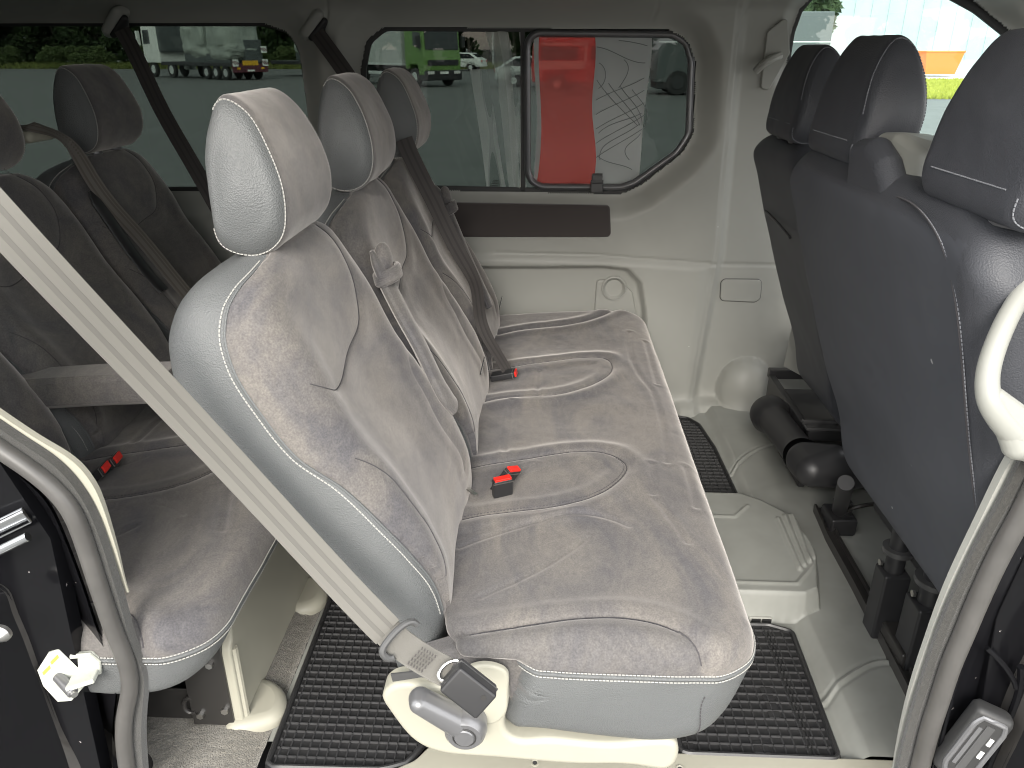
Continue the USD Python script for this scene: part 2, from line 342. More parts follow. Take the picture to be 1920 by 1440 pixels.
look('steel', (0.55, 0.54, 0.52), 0.3, metallic=1.0)
look('chrome', (0.75, 0.76, 0.78), 0.08, metallic=1.0)
look('primer', (0.42, 0.43, 0.38), 0.5, col2=(0.34, 0.35, 0.31), vscale=30)
look('yellow_mark', (0.7, 0.68, 0.05), 0.6)
look('belt_web', (0.118, 0.113, 0.101), 0.75, bump=0.5, bscale=1500, bdist=0.0008, spec=0.3, sheen=0.15)
look('belt_stripe', (0.094, 0.090, 0.081), 0.75, bump=0.5, bscale=1500, bdist=0.0008, spec=0.3)
look('belt_dark', (0.045, 0.040, 0.038), 0.75, bump=0.4, bscale=1500, bdist=0.0008)
look('belt_dark_stripe', (0.030, 0.027, 0.026), 0.75, bump=0.4, bscale=1500)
look('belt_brown', (0.125, 0.115, 0.103), 0.7, bump=0.4, bscale=1500, bdist=0.0008)
look('belt_brown_stripe', (0.09, 0.078, 0.066), 0.7, bump=0.4, bscale=1500)
look('red_button', (0.65, 0.02, 0.012), 0.35)
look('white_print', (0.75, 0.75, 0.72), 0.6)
look('asphalt', (0.14, 0.142, 0.138), 0.9, col2=(0.11, 0.112, 0.108), vscale=1.5, spec=0.2, bump=0.4, bscale=60, bdist=0.01)
look('verge_soil', (0.10, 0.105, 0.05), 0.95, col2=(0.06, 0.075, 0.03), vscale=1.2)
def leafy(name, a, b):
    usdkit.material(stage, '/World/Looks/' + name, {'o': ('object_info', {}), 'g': ('geometry', {}), 'v': ('noise_texture', {'scale': 0.9, 'detail': 3.0}), 'r': ('rgb_ramp', {'ramp': [(0.3, a), (0.7, b)]}),
        'p': ('principled_bsdf', {'roughness': 0.7, 'specular_ior_level': 0.2}), 't': ('translucent_bsdf', {}), 'm': ('mix_closure', {'fac': 0.25})},
        [('g.position', 'v.vector'), ('v.fac', 'r.fac'), ('r.color', 'p.base_color'), ('r.color', 't.color'), ('p.BSDF', 'm.closure1'), ('t.BSDF', 'm.closure2')], surface='m.closure')
leafy('leaf_dark', (0.022, 0.038, 0.016), (0.05, 0.075, 0.03))
leafy('leaf_light', (0.05, 0.075, 0.025), (0.10, 0.13, 0.05))
leafy('grass', (0.10, 0.13, 0.03), (0.17, 0.18, 0.06))
leafy('grass_yellow', (0.28, 0.30, 0.03), (0.42, 0.42, 0.08))
look('bark', (0.06, 0.05, 0.04), 0.9)
def glass(name, tint, ior=1.5):
    usdkit.material(stage, '/World/Looks/' + name, {'t': ('transparent_bsdf', {'color': tint}), 'g': ('glossy_bsdf', {'color': (1, 1, 1), 'roughness': 0.0}), 'f': ('fresnel', {'IOR': ior}), 'm': ('mix_closure', {})},
        [('f.fac', 'm.fac'), ('t.BSDF', 'm.closure1'), ('g.BSDF', 'm.closure2')], surface='m.closure')
glass('tinted_glass', (0.27, 0.30, 0.285), 1.3)
glass('clear_glass', (0.80, 0.88, 0.87), 1.4)
look('car_glass', (0.012, 0.014, 0.016), 0.08, spec=0.6)
def hull_of(balls, sub_=2):
    pts = []
    for c, r in balls:
        s = trimesh.creation.icosphere(sub_); pts.append(s.vertices * r + np.asarray(c))
    return trimesh.convex.convex_hull(np.vstack(pts))
# ------------------------------------------------------------------ the van's shell: floor, walls, roof, openings
W = 2.80                                       # inner face of the far side wall
van = thing('van_body', 'grey-trimmed minibus interior seen through its open sliding door, black painted door frame', 'van')

WIN1 = [(-1000, 40), (490, 40), (540, 58), (560, 95), (575, 200), (585, 300), (575, 350), (540, 362), (-1000, 362)]
WIN2 = [(672, 130), (682, 75), (715, 48), (1255, 52), (1292, 72), (1309, 115), (1304, 255), (1280, 292), (1203, 352), (1165, 368), (840, 361), (700, 358), (680, 330)]
WIN3 = [(1478, 110), (1486, 60), (1502, 15), (1535, -25), (1590, -50), (1750, -45), (1850, 10), (1925, 70), (2060, 190), (2060, 280), (1480, 260)]
def xz(px, y=W): return ats(px, y=y)[:, [0, 2]]
def rnd(P, r): 
    g = Polygon(P).buffer(0).buffer(-r, 24).buffer(2 * r, 24).buffer(-r, 24)
    return np.array(g.exterior.coords)[:-1]
w1, w2, w3 = rnd(xz(WIN1), .05), rnd(xz(WIN2), .055), rnd(xz(WIN3), .03)

def lining_height(p):
    """how far the trim stands off the plane y = W towards the seats"""
    d = np.minimum(np.minimum(poly_sdf(w1, p), poly_sdf(w2, p)), 9)
    h = -0.055 * (1 - sstep(-.005, .085, d))
    d3 = poly_sdf(w3, p)
    h += -0.03 * (1 - sstep(0, .05, d3))
    x, z = p[:, 0], p[:, 1]
    h += 0.16 * sstep(1.40, 1.52, z) ** 1.3                                 # curves over into the roof
    # pillar: the lining steps back along a slanted line
    line = xz([(1385, -20), (1372, 100), (1340, 470), (1290, 745), (1285, 800)])
    lx = np.interp(z, line[::-1, 1], line[::-1, 0])
    h += 0.036 * (1 - sstep(-.002, .040, x - lx))
    h -= 0.006 * np.exp(-((x - lx) / .004) ** 2)
    # seam between upper and lower trim
    s1 = xz([(930, 470), (1120, 474), (1200, 481), (1322, 489), (1340, 493), (1360, 495), (1470, 498)])
    s2 = xz([(1232, 0), (1230, 20), (1223, 38)]) ; s3 = xz([(622, 0), (618, 30), (612, 60), (615, 90), (640, 130)])
    s4 = xz([(1400, 18), (1385, 40), (1382, 60)])
    h -= 0.006 * np.exp(-(dist_to([s1, s2, s3, s4], p) / .0035) ** 2)
    zs = np.interp(x, s1[:, 0], s1[:, 1])
    h += 0.012 * (1 - sstep(-.03, 0.0, z - zs)) * (1 - sstep(.55, .60, x))
    # pocket with rounded corner, and the hatch outline
    pk = rnd(xz([(700, 497), (1130, 495), (1175, 500), (1198, 525), (1207, 580), (1207, 640), (700, 640)]), .03)
    h -= 0.035 * (1 - sstep(-.012, .006, poly_sdf(pk, p)))
    # wheel-well like swelling beside the front seat
    c = at(1395, 715, y=W); q = np.sqrt(((x - c[0]) / .105) ** 2 + ((z - c[2] + .02) / .12) ** 2)
    h += 0.085 * np.sqrt(np.clip(1 - q ** 2, 0, 1))
    # kick panel low down
    s5 = xz([(1270, 740), (1340, 742), (1365, 752), (1400, 775), (1420, 780)])
    zk = np.interp(x, s5[:, 0], s5[:, 1])
    h += 0.03 * (1 - sstep(-.02, 0.0, z - zk)) * sstep(.50, .53, x)
    # foot of the wall flows into the floor
    h += 0.10 * (1 - sstep(-.06, .10, z)) ** 2
    return h
gx, gz = np.arange(-2.4, 1.75, .0065), np.arange(-.06, 1.53, .0065)
X, Z = np.meshgrid(gx, gz, indexing='ij'); p2 = np.column_stack([X.ravel(), Z.ravel()])
H = lining_height(p2)
V = np.column_stack([p2[:, 0], W - H, p2[:, 1]]); F = grid(len(gx), len(gz))
cen = V[F].mean(1)[:, [0, 2]]
hole = np.zeros(len(F), bool)
for w in (w1, w2, w3): hole |= shapely.contains_xy(Polygon(w).buffer(-.004), cen[:, 0], cen[:, 1])
LIN = T(V, F)
lx = np.interp(cen[:, 1], xz([(1385, -20), (1372, 100), (1340, 470), (1290, 745), (1285, 800)])[::-1, 1], xz([(1385, -20), (1372, 100), (1340, 470), (1290, 745), (1285, 800)])[::-1, 0])
sx = xz([(930, 470), (1120, 474), (1200, 481), (1322, 489), (1340, 493), (1360, 495), (1470, 498)])
low = cen[:, 1] < np.interp(cen[:, 0], sx[:, 0], sx[:, 1])
pil = cen[:, 0] > lx
for nm, mk in (('upper_side_trim', ~low & ~pil), ('lower_side_trim', low & ~pil), ('door_pillar_trim', ~low & pil), ('lower_pillar_trim', low & pil)):
    obj_n(nm, LIN, mk & ~hole, 'trim_grey', van)

# armrest pad in dark cloth, hatch, cup holder, tie loop
obj('arm_pad', wall_plate([(700, 376), (1143, 384), (1145, 438), (1140, 443), (700, 443)], W - .030, .016, .005, .012), 'arm_cloth', van, label='long dark cloth pad under the sliding window')
hp = rnd(xz([(1352, 523), (1428, 524), (1425, 560), (1415, 566), (1350, 563)]), .018)
obj('service_hatch', [plate(hp, .006, (0, W + .001, 0), (1, 0, 0), (0, 0, 1), .003)], 'trim_grey', van)
obj('hatch_gap', tube(np.column_stack([hp[:, 0], np.full(len(hp), W + .0005), hp[:, 1]]), .0028, 6, True), 'dark_plastic', van)
cc = at(1151, 540, y=W - .025)
o = obj('cup_holder', [plate(rnd(xz([(1118, 522), (1160, 520), (1185, 545), (1195, 600), (1112, 600)]), .015), .026, (0, W + .001, 0), (1, 0, 0), (0, 0, 1), .006)], 'trim_grey', van)
obj('cup_rim', tube([cc + (.042 * math.cos(a), -.004, .042 * math.sin(a)) for a in np.linspace(0, 6.283, 25)[:-1]], .005, 8, True), 'trim_grey', o)
obj('cup_bowl', lathe(cc + (0, .002, 0), cc + (0, -.012, 0), [(0, 0), (.03, .1), (.036, .5), (.039, 1)]), 'trim_grey', o)
tl = at(1333, 765, y=W - .035)
o = obj('tie_down_cup', lathe(tl + (0, .012, 0), tl - (0, .004, 0), [(0, 0), (.014, .1), (.02, 1), (.026, .9), (.028, .3)]), 'trim_grey', van)
obj('tie_loop', tube(smooth_path([tl + (-.01, 0, .012), tl + (-.008, -.012, .014), tl + (.006, -.016, .012), tl + (.006, -.016, -.01), tl + (-.006, -.008, -.012)], 24), .0035, 8), 'steel_black', o)
# vertical belt bracket cover on the front pillar (partly behind the driver's headrest)
obj('belt_height_slot', wall_plate([(1437, 60), (1475, 30), (1480, 100), (1440, 170), (1425, 165)], W - .004, .010, .004, .012), 'trim_grey', van)
a0, a1 = at(1418, 132, y=W - .03), at(1462, 104, y=W - .03)
obj('belt_guide', tube(smooth_path([a0, a0 * .6 + a1 * .4 + (0, -.02, .01), a1], 20), .013, 10), 'trim_grey', van)
obj('headliner_edge', tube(np.array([(x, 2.70 - .0, 1.452) for x in np.linspace(-2.3, 1.7, 30)]), .008, 8), 'roof_cloth', van)

# windows: rubber, frames, panes
def ring3(poly, y): return np.column_stack([poly[:, 0], np.full(len(poly), y), poly[:, 1]])
GY = W + .058
def win(name, poly, mat, rr=.014):
    f = thing(name, parent=van)
    obj('pane', plate(poly, .004, (0, GY + .002, 0), (1, 0, 0), (0, 0, 1), 0), mat, f)
    obj('rubber', sweep(resample(ring3(poly, GY - .004), 160, True), [(-rr, -.007), (rr, -.007), (rr, .004), (rr * .4, .008), (-rr, .008)], up=(0, -1, 0), closed=True), 'rubber', f)
    return f
win('rear_side_window', w1, 'tinted_glass')
f2 = win('middle_side_window', w2, 'tinted_glass', .0155)
win('front_door_window', w3, 'clear_glass', .022)
SL = [(988, 90), (992, 70), (1008, 61), (1262, 64), (1287, 80), (1296, 115), (1291, 252), (1268, 286), (1190, 342), (1165, 351), (1015, 350), (996, 340), (989, 320)]
slp = rnd(xz(SL, GY - .02), .045)
obj('sliding_frame', tube(resample(ring3(slp, GY - .022), 200, True), .0125, 12, True), 'gunmetal', f2, label='dark metallic tubular frame of the sliding pane')
obj('track', sweep(ats([(690, 362), (840, 366), (1165, 372), (1200, 362)], y=GY - .012), [(-.012, -.004), (.012, -.004), (.012, .006), (-.012, .006)], up=(0, -1, 0)), 'rubber', f2)
obj('top_track', sweep(ats([(715, 52), (1000, 54), (1250, 57)], y=GY - .012), [(-.008, -.004), (.008, -.004), (.008, .005), (-.008, .005)], up=(0, -1, 0)), 'rubber', f2)
obj('post', sweep(ats([(980, 52), (981, 362)], y=GY - .006), [(-.008, -.004), (.008, -.004), (.008, .006), (-.008, .006)], up=(0, -1, 0)), 'rubber', f2)
la = at(1119, 343, y=GY - .045)
obj('latch', [box(la[0] - .022, la[0] + .022, la[1] - .010, la[1] + .012, la[2] - .035, la[2] + .006, .004), box(la[0] - .019, la[0] + .019, la[1] - .016, la[1] + .006, la[2] - .002, la[2] + .030, .004), cyl(la + (-.022, -.012, .006), la + (.022, -.012, .006), .006, 10), cyl(la + (-.018, -.014, .030), la + (.018, -.014, .030), .005, 10)], 'dark_plastic', f2, label='small black spring latch on the sliding frame')
# maker's stamp etched on the glass: a few dim strokes
st = at(928, 345, y=GY)
obj('glass_stamp', [box(st[0] - .022 + .004 * k, st[0] - .022 + .004 * k + (.030 if k % 2 else .036), GY - .0005, GY - .0001, st[2] + .006 * k - .012, st[2] + .006 * k - .0095) for k in range(5)], 'belt_dark', f2)
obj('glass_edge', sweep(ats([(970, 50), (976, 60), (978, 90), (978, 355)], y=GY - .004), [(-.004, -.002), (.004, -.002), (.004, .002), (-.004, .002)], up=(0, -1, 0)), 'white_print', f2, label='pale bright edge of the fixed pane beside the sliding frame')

# floor: moulded sheet with a step box between the two right-hand mats
BOX = [(.18, 1.535), (.655, 1.535), (.700, 1.56), (.745, 1.72), (.735, 1.90), (.66, 1.99), (.60, 2.03), (.18, 2.03)]
def floor_height(p):
    x, y = p[:, 0], p[:, 1]
    h = np.zeros(len(p))
    # mats lie in shallow trays
    h += .020 * sstep(.625, .66, x)
    d = poly_sdf(np.array(BOX), p)
    h = np.maximum(h, .078 * (1 - sstep(-.020, .004, d)))
    edge = np.array([(.18, 1.585), (.64, 1.585), (.70, 1.66), (.70, 1.70)]); e2 = np.array([(.18, 1.88), (.55, 1.88), (.60, 1.94)])
    h += .004 * np.exp(-(dist_to([edge, e2], p) / .005) ** 2)
    for k in range(4):                                            # ribs pressed into the step
        a = at(1459 + 13 * k, 972 - 5 * k, z=.08)[:2]; b = at(1500 + 9 * k, 1066 - 7 * k, z=.08)[:2]
        h += .007 * (1 - sstep(.002, .009, dist_to([np.array([a, b])], p)))
    arcs = [ats([(1544, 1308), (1570, 1283), (1610, 1256), (1640, 1243), (1668, 1241)], z=.02)[:, :2], ats([(1370, 882), (1395, 858), (1425, 840), (1450, 833), (1470, 832)], z=.02)[:, :2]]
    ar = dist_to([smooth_path(q, 40) for q in arcs], p)
    h += .004 * np.exp(-(ar / .004) ** 2) - .003 * np.exp(-((ar - .009) / .004) ** 2)
    h += .055 * sstep(.92, .99, x) * (1 - sstep(1.2, 1.35, y))
    # low carpet ridge along the rear bench
    h += np.where(x < -.55, .012 * sstep(.55, .62, -x) + .006 * np.sin(x * 38), 0)
    h += .0015 * meshkit.fbm(np.column_stack([x * 9, y * 9, 0 * x]), 3, 3)
    return h
fx, fy = np.r_[np.arange(-1.75, .25, .0075), np.arange(.25, .85, .0035), np.arange(.85, 1.6, .008)], np.arange(1.0, W + .02, .0045)
X, Y = np.meshgrid(fx, fy, indexing='ij'); p2 = np.column_stack([X.ravel(), Y.ravel()])
FL = T(np.column_stack([p2, floor_height(p2)]), grid(len(fx), len(fy)))
fc = FL.vertices[FL.faces].mean(1)
cp = fc[:, 0] < -.548
sill = (fc[:, 1] < 1.125) & ~cp
obj_n('floor_covering', FL, ~cp & ~sill, 'floor_vinyl', van, label='pale grey moulded vinyl floor with a ribbed step')
CP = FL.copy(); cv = CP.vertices.copy(); cv[:, 2] += .004 * meshkit.noise(cv * 160, 2) * (cv[:, 0] < -.54); CP.vertices = cv
obj_n('carpet', CP, cp, 'carpet', van, label='light grey pile carpet at the foot of the rear bench')
# sill plate: cream moulding under the door with screws
sp = [(-.56, 1.0), (-.56, 1.045), (-.30, 1.05), (-.24, 1.085), (-.215, 1.122), (1.0, 1.13), (1.0, 1.0)]
obj('sill_plate', [plate(np.array(sp), .012, (0, 0, .001), (1, 0, 0), (0, 1, 0), .004), box(-.6, 1.05, .985, 1.004, -.30, .010, .004)], 'trim_cream', van, label='cream plastic sill across the door opening')
for u, v in ((1003, 1430), (1275, 1441)):
    c = at(u, v, z=.0135)
    o = obj('sill_screw', lathe(c - (0, 0, .002), c + (0, 0, .001), [(0, .2), (.0045, .2), (.006, 1.0), (.0085, .9), (.0085, 0)], 16), 'trim_cream', van)
    obj('screw_hole', cyl(c - (0, 0, .001), c + (0, 0, .0002), .0042, 12), 'dark_plastic', o)
obj('sill_gap', ribbon(ats([(800, 1388), (860, 1397), (1000, 1402), (1265, 1414)], z=.0145), .008, .004, (0, 0, 1)), 'rubber', van)
# vent in the riser of the step
vc = at(1424, 1158, y=1.545)
o = obj('floor_vent', box(vc[0] - .030, vc[0] + .026, 1.530, 1.548, vc[2] - .010, vc[2] + .012, .003), 'trim_grey', van)
for k in range(2): obj('vent_slot', box(vc[0] - .024 + .026 * k, vc[0] - .002 + .026 * k, 1.527, 1.532, vc[2] - .007, vc[2] + .009), 'rubber', o)

# roof, rear, front and near-side walls (they shade the cabin)
def slab(name, x0, x1, y0, y1, z0, z1, mat='trim_grey', **k): return obj(name, box(x0, x1, y0, y1, z0, z1, .004), mat, van, **k)
slab('headliner', -2.45, 1.75, .93, W - .07, 1.462, 1.50, 'roof_cloth')
slab('roof_panel', -2.50, 1.80, .80, W + .16, 1.505, 1.56, 'black_paint')
slab('rear_wall', -2.50, -2.40, .80, W + .16, -.05, 1.50)
slab('underfloor', -2.40, 1.80, .90, W + .16, -.12, -.07, 'black_plastic')
slab('bulkhead_below_dash', 1.76, 1.86, .80, W + .16, -.05, .75, 'black_plastic')
ow = [np.array(Polygon(w).buffer(.01).exterior.coords)[:-1] for w in (w1, w2, w3)]
obj('outer_side_panel', plate([(-2.45, -.3), (1.9, -.3), (1.9, 1.52), (-2.45, 1.52)], .03, (0, W + .125, 0), (1, 0, 0), (0, 0, 1), 0, holes=[q for q in ow]), 'black_paint', van)
# ------------------------------------------------------------------ bench seats of the cabin
ZT = 1.004
FZ = PchipInterpolator([.30, .36, .40, .46, .55, .64, .75, .85, .93, .975, ZT], [-.165, -.158, -.155, -.165, -.195, -.242, -.312, -.355, -.385, -.400, -.415])
RZ = PchipInterpolator([.30, .37, .46, .60, .70, .79, .86, .89, .93, .97, ZT], [-.26, -.285, -.350, -.45, -.522, -.560, -.577, -.577, -.567, -.54, -.475])
SX = PchipInterpolator([.30, .36, .41, .47, .54, .60, .676, .73, .80, .876, .925, .95, .975, .992, ZT], [-.166, -.161, -.166, -.180, -.212, -.250, -.308, -.368, -.414, -.452, -.462, -.460, -.450, -.438, -.432])
HW = PchipInterpolator([.30, .36, .5, .7, .8, .88, .94, .975, .994, ZT], [.262, .266, .274, .276, .273, .264, .240, .205, .165, .130])
SEATS = (1.280, 1.820, 2.360)

def super_pts(n, k=400):
    a = np.linspace(-math.pi, math.pi, k, endpoint=False)
    c, s = np.cos(a), np.sin(a)
    return np.sign(c) * np.abs(c) ** (2 / n), np.sign(s) * np.abs(s) ** (2 / n)
def loft(zs, F_, R_, H_, S_, yc, nf, nr, n=4.5, crown=.009):
    """horizontal sections stacked up: front arc (nf points) from seam to seam, then rear arc (nr points)"""
    cx, cy = super_pts(n)
    rows = []
    zz = list(zs); extra = []
    top = zs[-1]
    for k in range(1, 7):                                     # rounded top
        a = k / 6 * math.pi / 2 * .98
        extra.append((top + crown * math.sin(a), math.cos(a)))
    for z, q in [(z, 1.0) for z in zz] + extra:
        zc = min(z, top); f, r, h, s = float(F_(zc)), float(R_(zc)), float(H_(zc)), float(S_(zc))
        m = (f + r) / 2; f, r, s, h = m + (f - m) * q, m + (r - m) * q, m + (s - m) * q, h * (.25 + .75 * q if q < 1 else 1)
        x, y = m + (f - r) / 2 * cx, h * cy
        front = x >= s
        # rotate so the front run is contiguous (a = 0 is the front centre)
        i = np.nonzero(front)[0]
        P = np.column_stack([x, y])
        fr = P[i]; rest = np.vstack([P[i[-1] + 1:], P[:i[0]]])
        def cut(a, b): t = (s - a[0]) / (b[0] - a[0] + 1e-12); return a + np.clip(t, 0, 1) * (b - a)
        p0 = cut(P[i[0] - 1], P[i[0]]); p1 = cut(P[i[-1]], P[(i[-1] + 1) % len(P)])
        fr = resample(np.vstack([p0, fr, p1]), nf); re = resample(np.vstack([p1, rest, p0]), nr + 2)[1:-1]
        q2 = np.vstack([fr, re])
        rows.append(np.column_stack([q2[:, 0], yc + q2[:, 1], np.full(len(q2), z)]))
    m = len(rows[0]); N = len(rows)
    V = np.vstack(rows + [rows[-1].mean(0, keepdims=True), rows[0].mean(0, keepdims=True)])
    ii = np.arange(N - 1)[:, None] * m; jj = np.arange(m)[None]; a, b = ii + jj, ii + (jj + 1) % m
    F = np.concatenate([np.stack([a, b, b + m], -1).reshape(-1, 3), np.stack([a, b + m, a + m], -1).reshape(-1, 3)])
    isf = np.concatenate([np.broadcast_to(jj < nf - 1, a.shape).reshape(-1)] * 2)
    j = np.arange(m)
    F = np.vstack([F, np.stack([np.full(m, N * m), (N - 1) * m + j, (N - 1) * m + (j + 1) % m], 1), np.stack([np.full(m, N * m + 1), (j + 1) % m, j], 1)])
    isf = np.r_[isf, np.zeros(2 * m, bool)]
    M = T(V, F)
    if M.volume < 0: M = T(V, F[:, ::-1])
    return M, isf, N, m, rows

def onto_back(u, v, dx=0.0):
    """where the ray of a pixel meets the front of the middle bench's back"""
    d = cf + (u - 960) / FPX * cr + (720 - v) / FPX * cu
    t = np.linspace(.6, 3.4, 3000); p = EYE + t[:, None] * d
    z = np.clip(p[:, 2], .30, ZT); g = p[:, 0] - dx - FZ(z)
    k = np.nonzero(g <= 0)[0]
    return p[k[0]] if len(k) else p[-1]

# seams seen in the photograph, brought to one seat's own frame (y from its middle)
insert = np.array([onto_back(*q) for q in [(432, 572), (445, 588), (465, 615), (500, 650), (540, 690), (580, 718), (610, 730), (640, 724), (655, 690), (672, 640), (680, 600), (672, 555), (655, 500), (632, 455), (600, 425), (585, 405)]]); insert[:, 1] -= SEATS[0]
fold1 = np.array([onto_back(*q) for q in [(455, 585), (472, 605), (487, 632)]]); fold1[:, 1] -= SEATS[0]
fold2 = np.array([onto_back(*q) for q in [(560, 745), (585, 790), (612, 832)]]); fold2[:, 1] -= SEATS[0]
lowseam = np.array([onto_back(*q) for q in [(612, 832), (660, 855), (720, 895), (765, 950), (800, 1000), (828, 1080)]]); lowseam[:, 1] -= SEATS[0]
edgeseam = np.array([onto_back(*q) for q in [(760, 655), (772, 700), (800, 745), (830, 800), (855, 840), (870, 880)]]); edgeseam[:, 1] -= SEATS[0]

def make_back(yc, hi, nf, nr, dx=0.0, H_=HW, seed=0):
    zs = np.linspace(.30, ZT, hi)
    M, isf, N, m, rows = loft(zs, FZ, RZ, H_, SX, yc, nf, nr)
    v = M.vertices.copy(); n = vnormals(M)
    loc = v - (0, yc, 0)
    fr = v[:, 0] > SX(np.clip(v[:, 2], .30, ZT)) + .004
    d = dist_to([smooth_path(insert, 200)], loc); dl = dist_to([smooth_path(lowseam, 120), smooth_path(edgeseam, 120)], loc)
    # the insert panel is slightly sunk, seams pinch the padding
    yz = smooth_path(insert[:, 1:], 90, True); sd = poly_sdf(yz, loc[:, 1:])
    off = -.0022 * np.exp(-(d / .004) ** 2) - .0018 * np.exp(-(dl / .004) ** 2) + .003 * (1 - sstep(-.05, .0, sd))
    off += .0016 * np.exp(-((np.minimum(d, dl) - .022) / .016) ** 2)
    off *= 1 - sstep(.215, .25, np.abs(loc[:, 1]))
    w = .5 + .5 * np.sin(loc[:, 1] * 9 + seed)
    off += .0022 * (meshkit.fbm(v * 9, 3, seed + 5) - .5) * 2
    dfold = dist_to([fold1, fold2], loc); off -= .003 * np.exp(-(dfold / .010) ** 2)
    # side padding stands forward of the middle
    off += .016 * np.exp(-((np.abs(loc[:, 1]) - .205) / .045) ** 2) * sstep(.35, .5, v[:, 2]) * (1 - sstep(.82, .98, v[:, 2]))
    off -= .012 * np.exp(-(loc[:, 1] / .12) ** 2) * (1 - sstep(.85, 1.0, v[:, 2]))
    v += n * (off * fr)[:, None]
    v += n * (.003 * (meshkit.fbm(v * 7, 3, seed + 9) - .5) * 2 * (~fr))[:, None]
    v[:, 0] += dx
    return T(v, M.faces), isf, N, m
# headrest, in the frame of the middle bench (centre y = 0)
HRP = smooth_path([(-.503, 1.055), (-.503, 1.13), (-.491, 1.205), (-.470, 1.235), (-.443, 1.226), (-.410, 1.182), (-.388, 1.125), (-.382, 1.075), (-.394, 1.030), (-.424, 1.003), (-.464, .998), (-.496, 1.014)], 110, True)
def make_headrest(y, hw=.150, ny=22, dx=0.0, tilt=0.0, dz=0.0, pinch=.16):
    M, m, nc, nv = round_extrude(HRP, -hw, hw, .036, 9, ny, .008, scaled=True, parts=True)
    v = M.vertices.copy()
    # narrower towards the top, softly domed
    s = 1 - pinch * sstep(1.08, 1.25, v[:, 2]) - .05 * (1 - sstep(1.0, 1.06, v[:, 2]))
    v[:, 1] *= s
    if tilt: v[:, 0] += tilt * (v[:, 2] - 1.0)
    ring = np.arange(len(v)) // m
    ring[-2], ring[-1] = 0, ring[-3]
    v += vnormals(T(v, M.faces)) * (.0025 * (meshkit.fbm(v * 14 + y * 7, 3, 4) - .5) * 2 * ((ring > nc + 4) & (ring < nc + nv - 5)))[:, None]
    f = M.faces; rr = ring[f]
    cap = (rr.max(1) <= nc + 6) | (rr.min(1) >= nc + nv - 7)
    fc = v[f].mean(1)
    rear = (fc[:, 0] - tilt * (fc[:, 2] - 1.0) < -.468) & (fc[:, 2] < 1.228)
    lines = []
    for k in (nc + 6, nc + nv - 7):
        L = v[k * m:(k + 1) * m]; nn = vnormals(T(v, f))[k * m:(k + 1) * m]
        L = L + nn * .0006
        keep = (L[:, 0] > -.484) | (L[:, 2] < 1.05)
        st = np.nonzero(keep & ~np.roll(keep, 1))[0]
        if len(st):
            runs = []
            for q in st:
                kk = 0
                while keep[(q + kk) % m] and kk < m: kk += 1
                runs.append(np.roll(L, -q, 0)[:kk])
            L = max(runs, key=len)
        lines.append(L)
    lo_ = np.column_stack([np.full(40, -.5032 + tilt * .05), np.linspace(-hw + .046, hw - .046, 40), np.full(40, 1.050)]); lines.append(lo_)
    sh = np.array([dx, y, dz])
    return T(v + sh, f), cap | rear, [L + sh for L in lines]
def add_headrest(root, y, leather='leather_grey', front='suede', dx=0.0, dz=0.0, **k):
    M, lea, lines = make_headrest(y, dx=dx, dz=dz, **k)
    h = obj_n('headrest', M, ~lea, front, root)
    obj_n('headrest_cap', M, lea, leather, h)
    for L in (lines if leather == 'leather_grey' else [lines[0], lines[2]]): obj('stitching', dashes(L, .0011, .0045, .0014), 'thread' if leather == 'leather_grey' else 'thread_blue', h)
    for s in (-.055, .055):
        p = np.array([-.452 + dx, y + s, 1.0 + dz])
        obj('post', cyl(p + (-.004, 0, -.02), p + (.004, 0, .03), .007, 12), 'steel_black', h)
        obj('post_collar', lathe(p + (-.004, 0, -.006), p + (-.002, 0, .006), [(0, 0), (.022, 0), (.024, .3), (.022, 1), (.008, 1)], 20), 'gunmetal', h)
    return h

CUSH = smooth_path([(-.30, .27), (-.10, .225), (.10, .215), (.262, .215), (.315, .238), (.345, .290), (.362, .345), (.366, .380), (.350, .412), (.31, .427), (.22, .430), (.08, .424), (-.06, .416), (-.20, .404), (-.28, .39), (-.315, .35)], 260, True)
def px_top(l, z=.424): return smooth_path(ats(l, z=z)[:, :2], 80)
U1 = px_top([(905, 742), (915, 740), (1040, 735), (1110, 720), (1140, 705), (1148, 690), (1135, 673), (1100, 668), (1040, 672), (915, 683), (905, 684)])
U2 = px_top([(865, 958), (870, 957), (1040, 942), (1130, 920), (1166, 895), (1175, 876), (1150, 855), (1090, 843), (1000, 852), (885, 862), (875, 864)])
N1 = px_top([(842, 1182), (850, 1181), (950, 1172), (1060, 1162), (1130, 1160), (1190, 1166), (1250, 1183), (1298, 1208), (1318, 1226)], .42)
N2 = px_top([(935, 617), (1040, 608), (1090, 603), (1130, 592), (1160, 578)], .425)
CREASE = [px_top(l) for l in ([(1180, 625), (1195, 700), (1222, 735)], [(1222, 735), (1240, 790), (1250, 870)], [(1222, 875), (1225, 930)], [(1285, 875), (1305, 950)], [(1210, 640), (1232, 720)],
    [(950, 880), (1000, 866)], [(960, 745), (948, 840)], [(1010, 970), (1110, 960), (1180, 985)], [(860, 1010), (940, 985), (1010, 968)], [(900, 1110), (1010, 1060), (1100, 1000)], [(1230, 940), (1290, 1020)], [(1010, 690), (1008, 735)])]
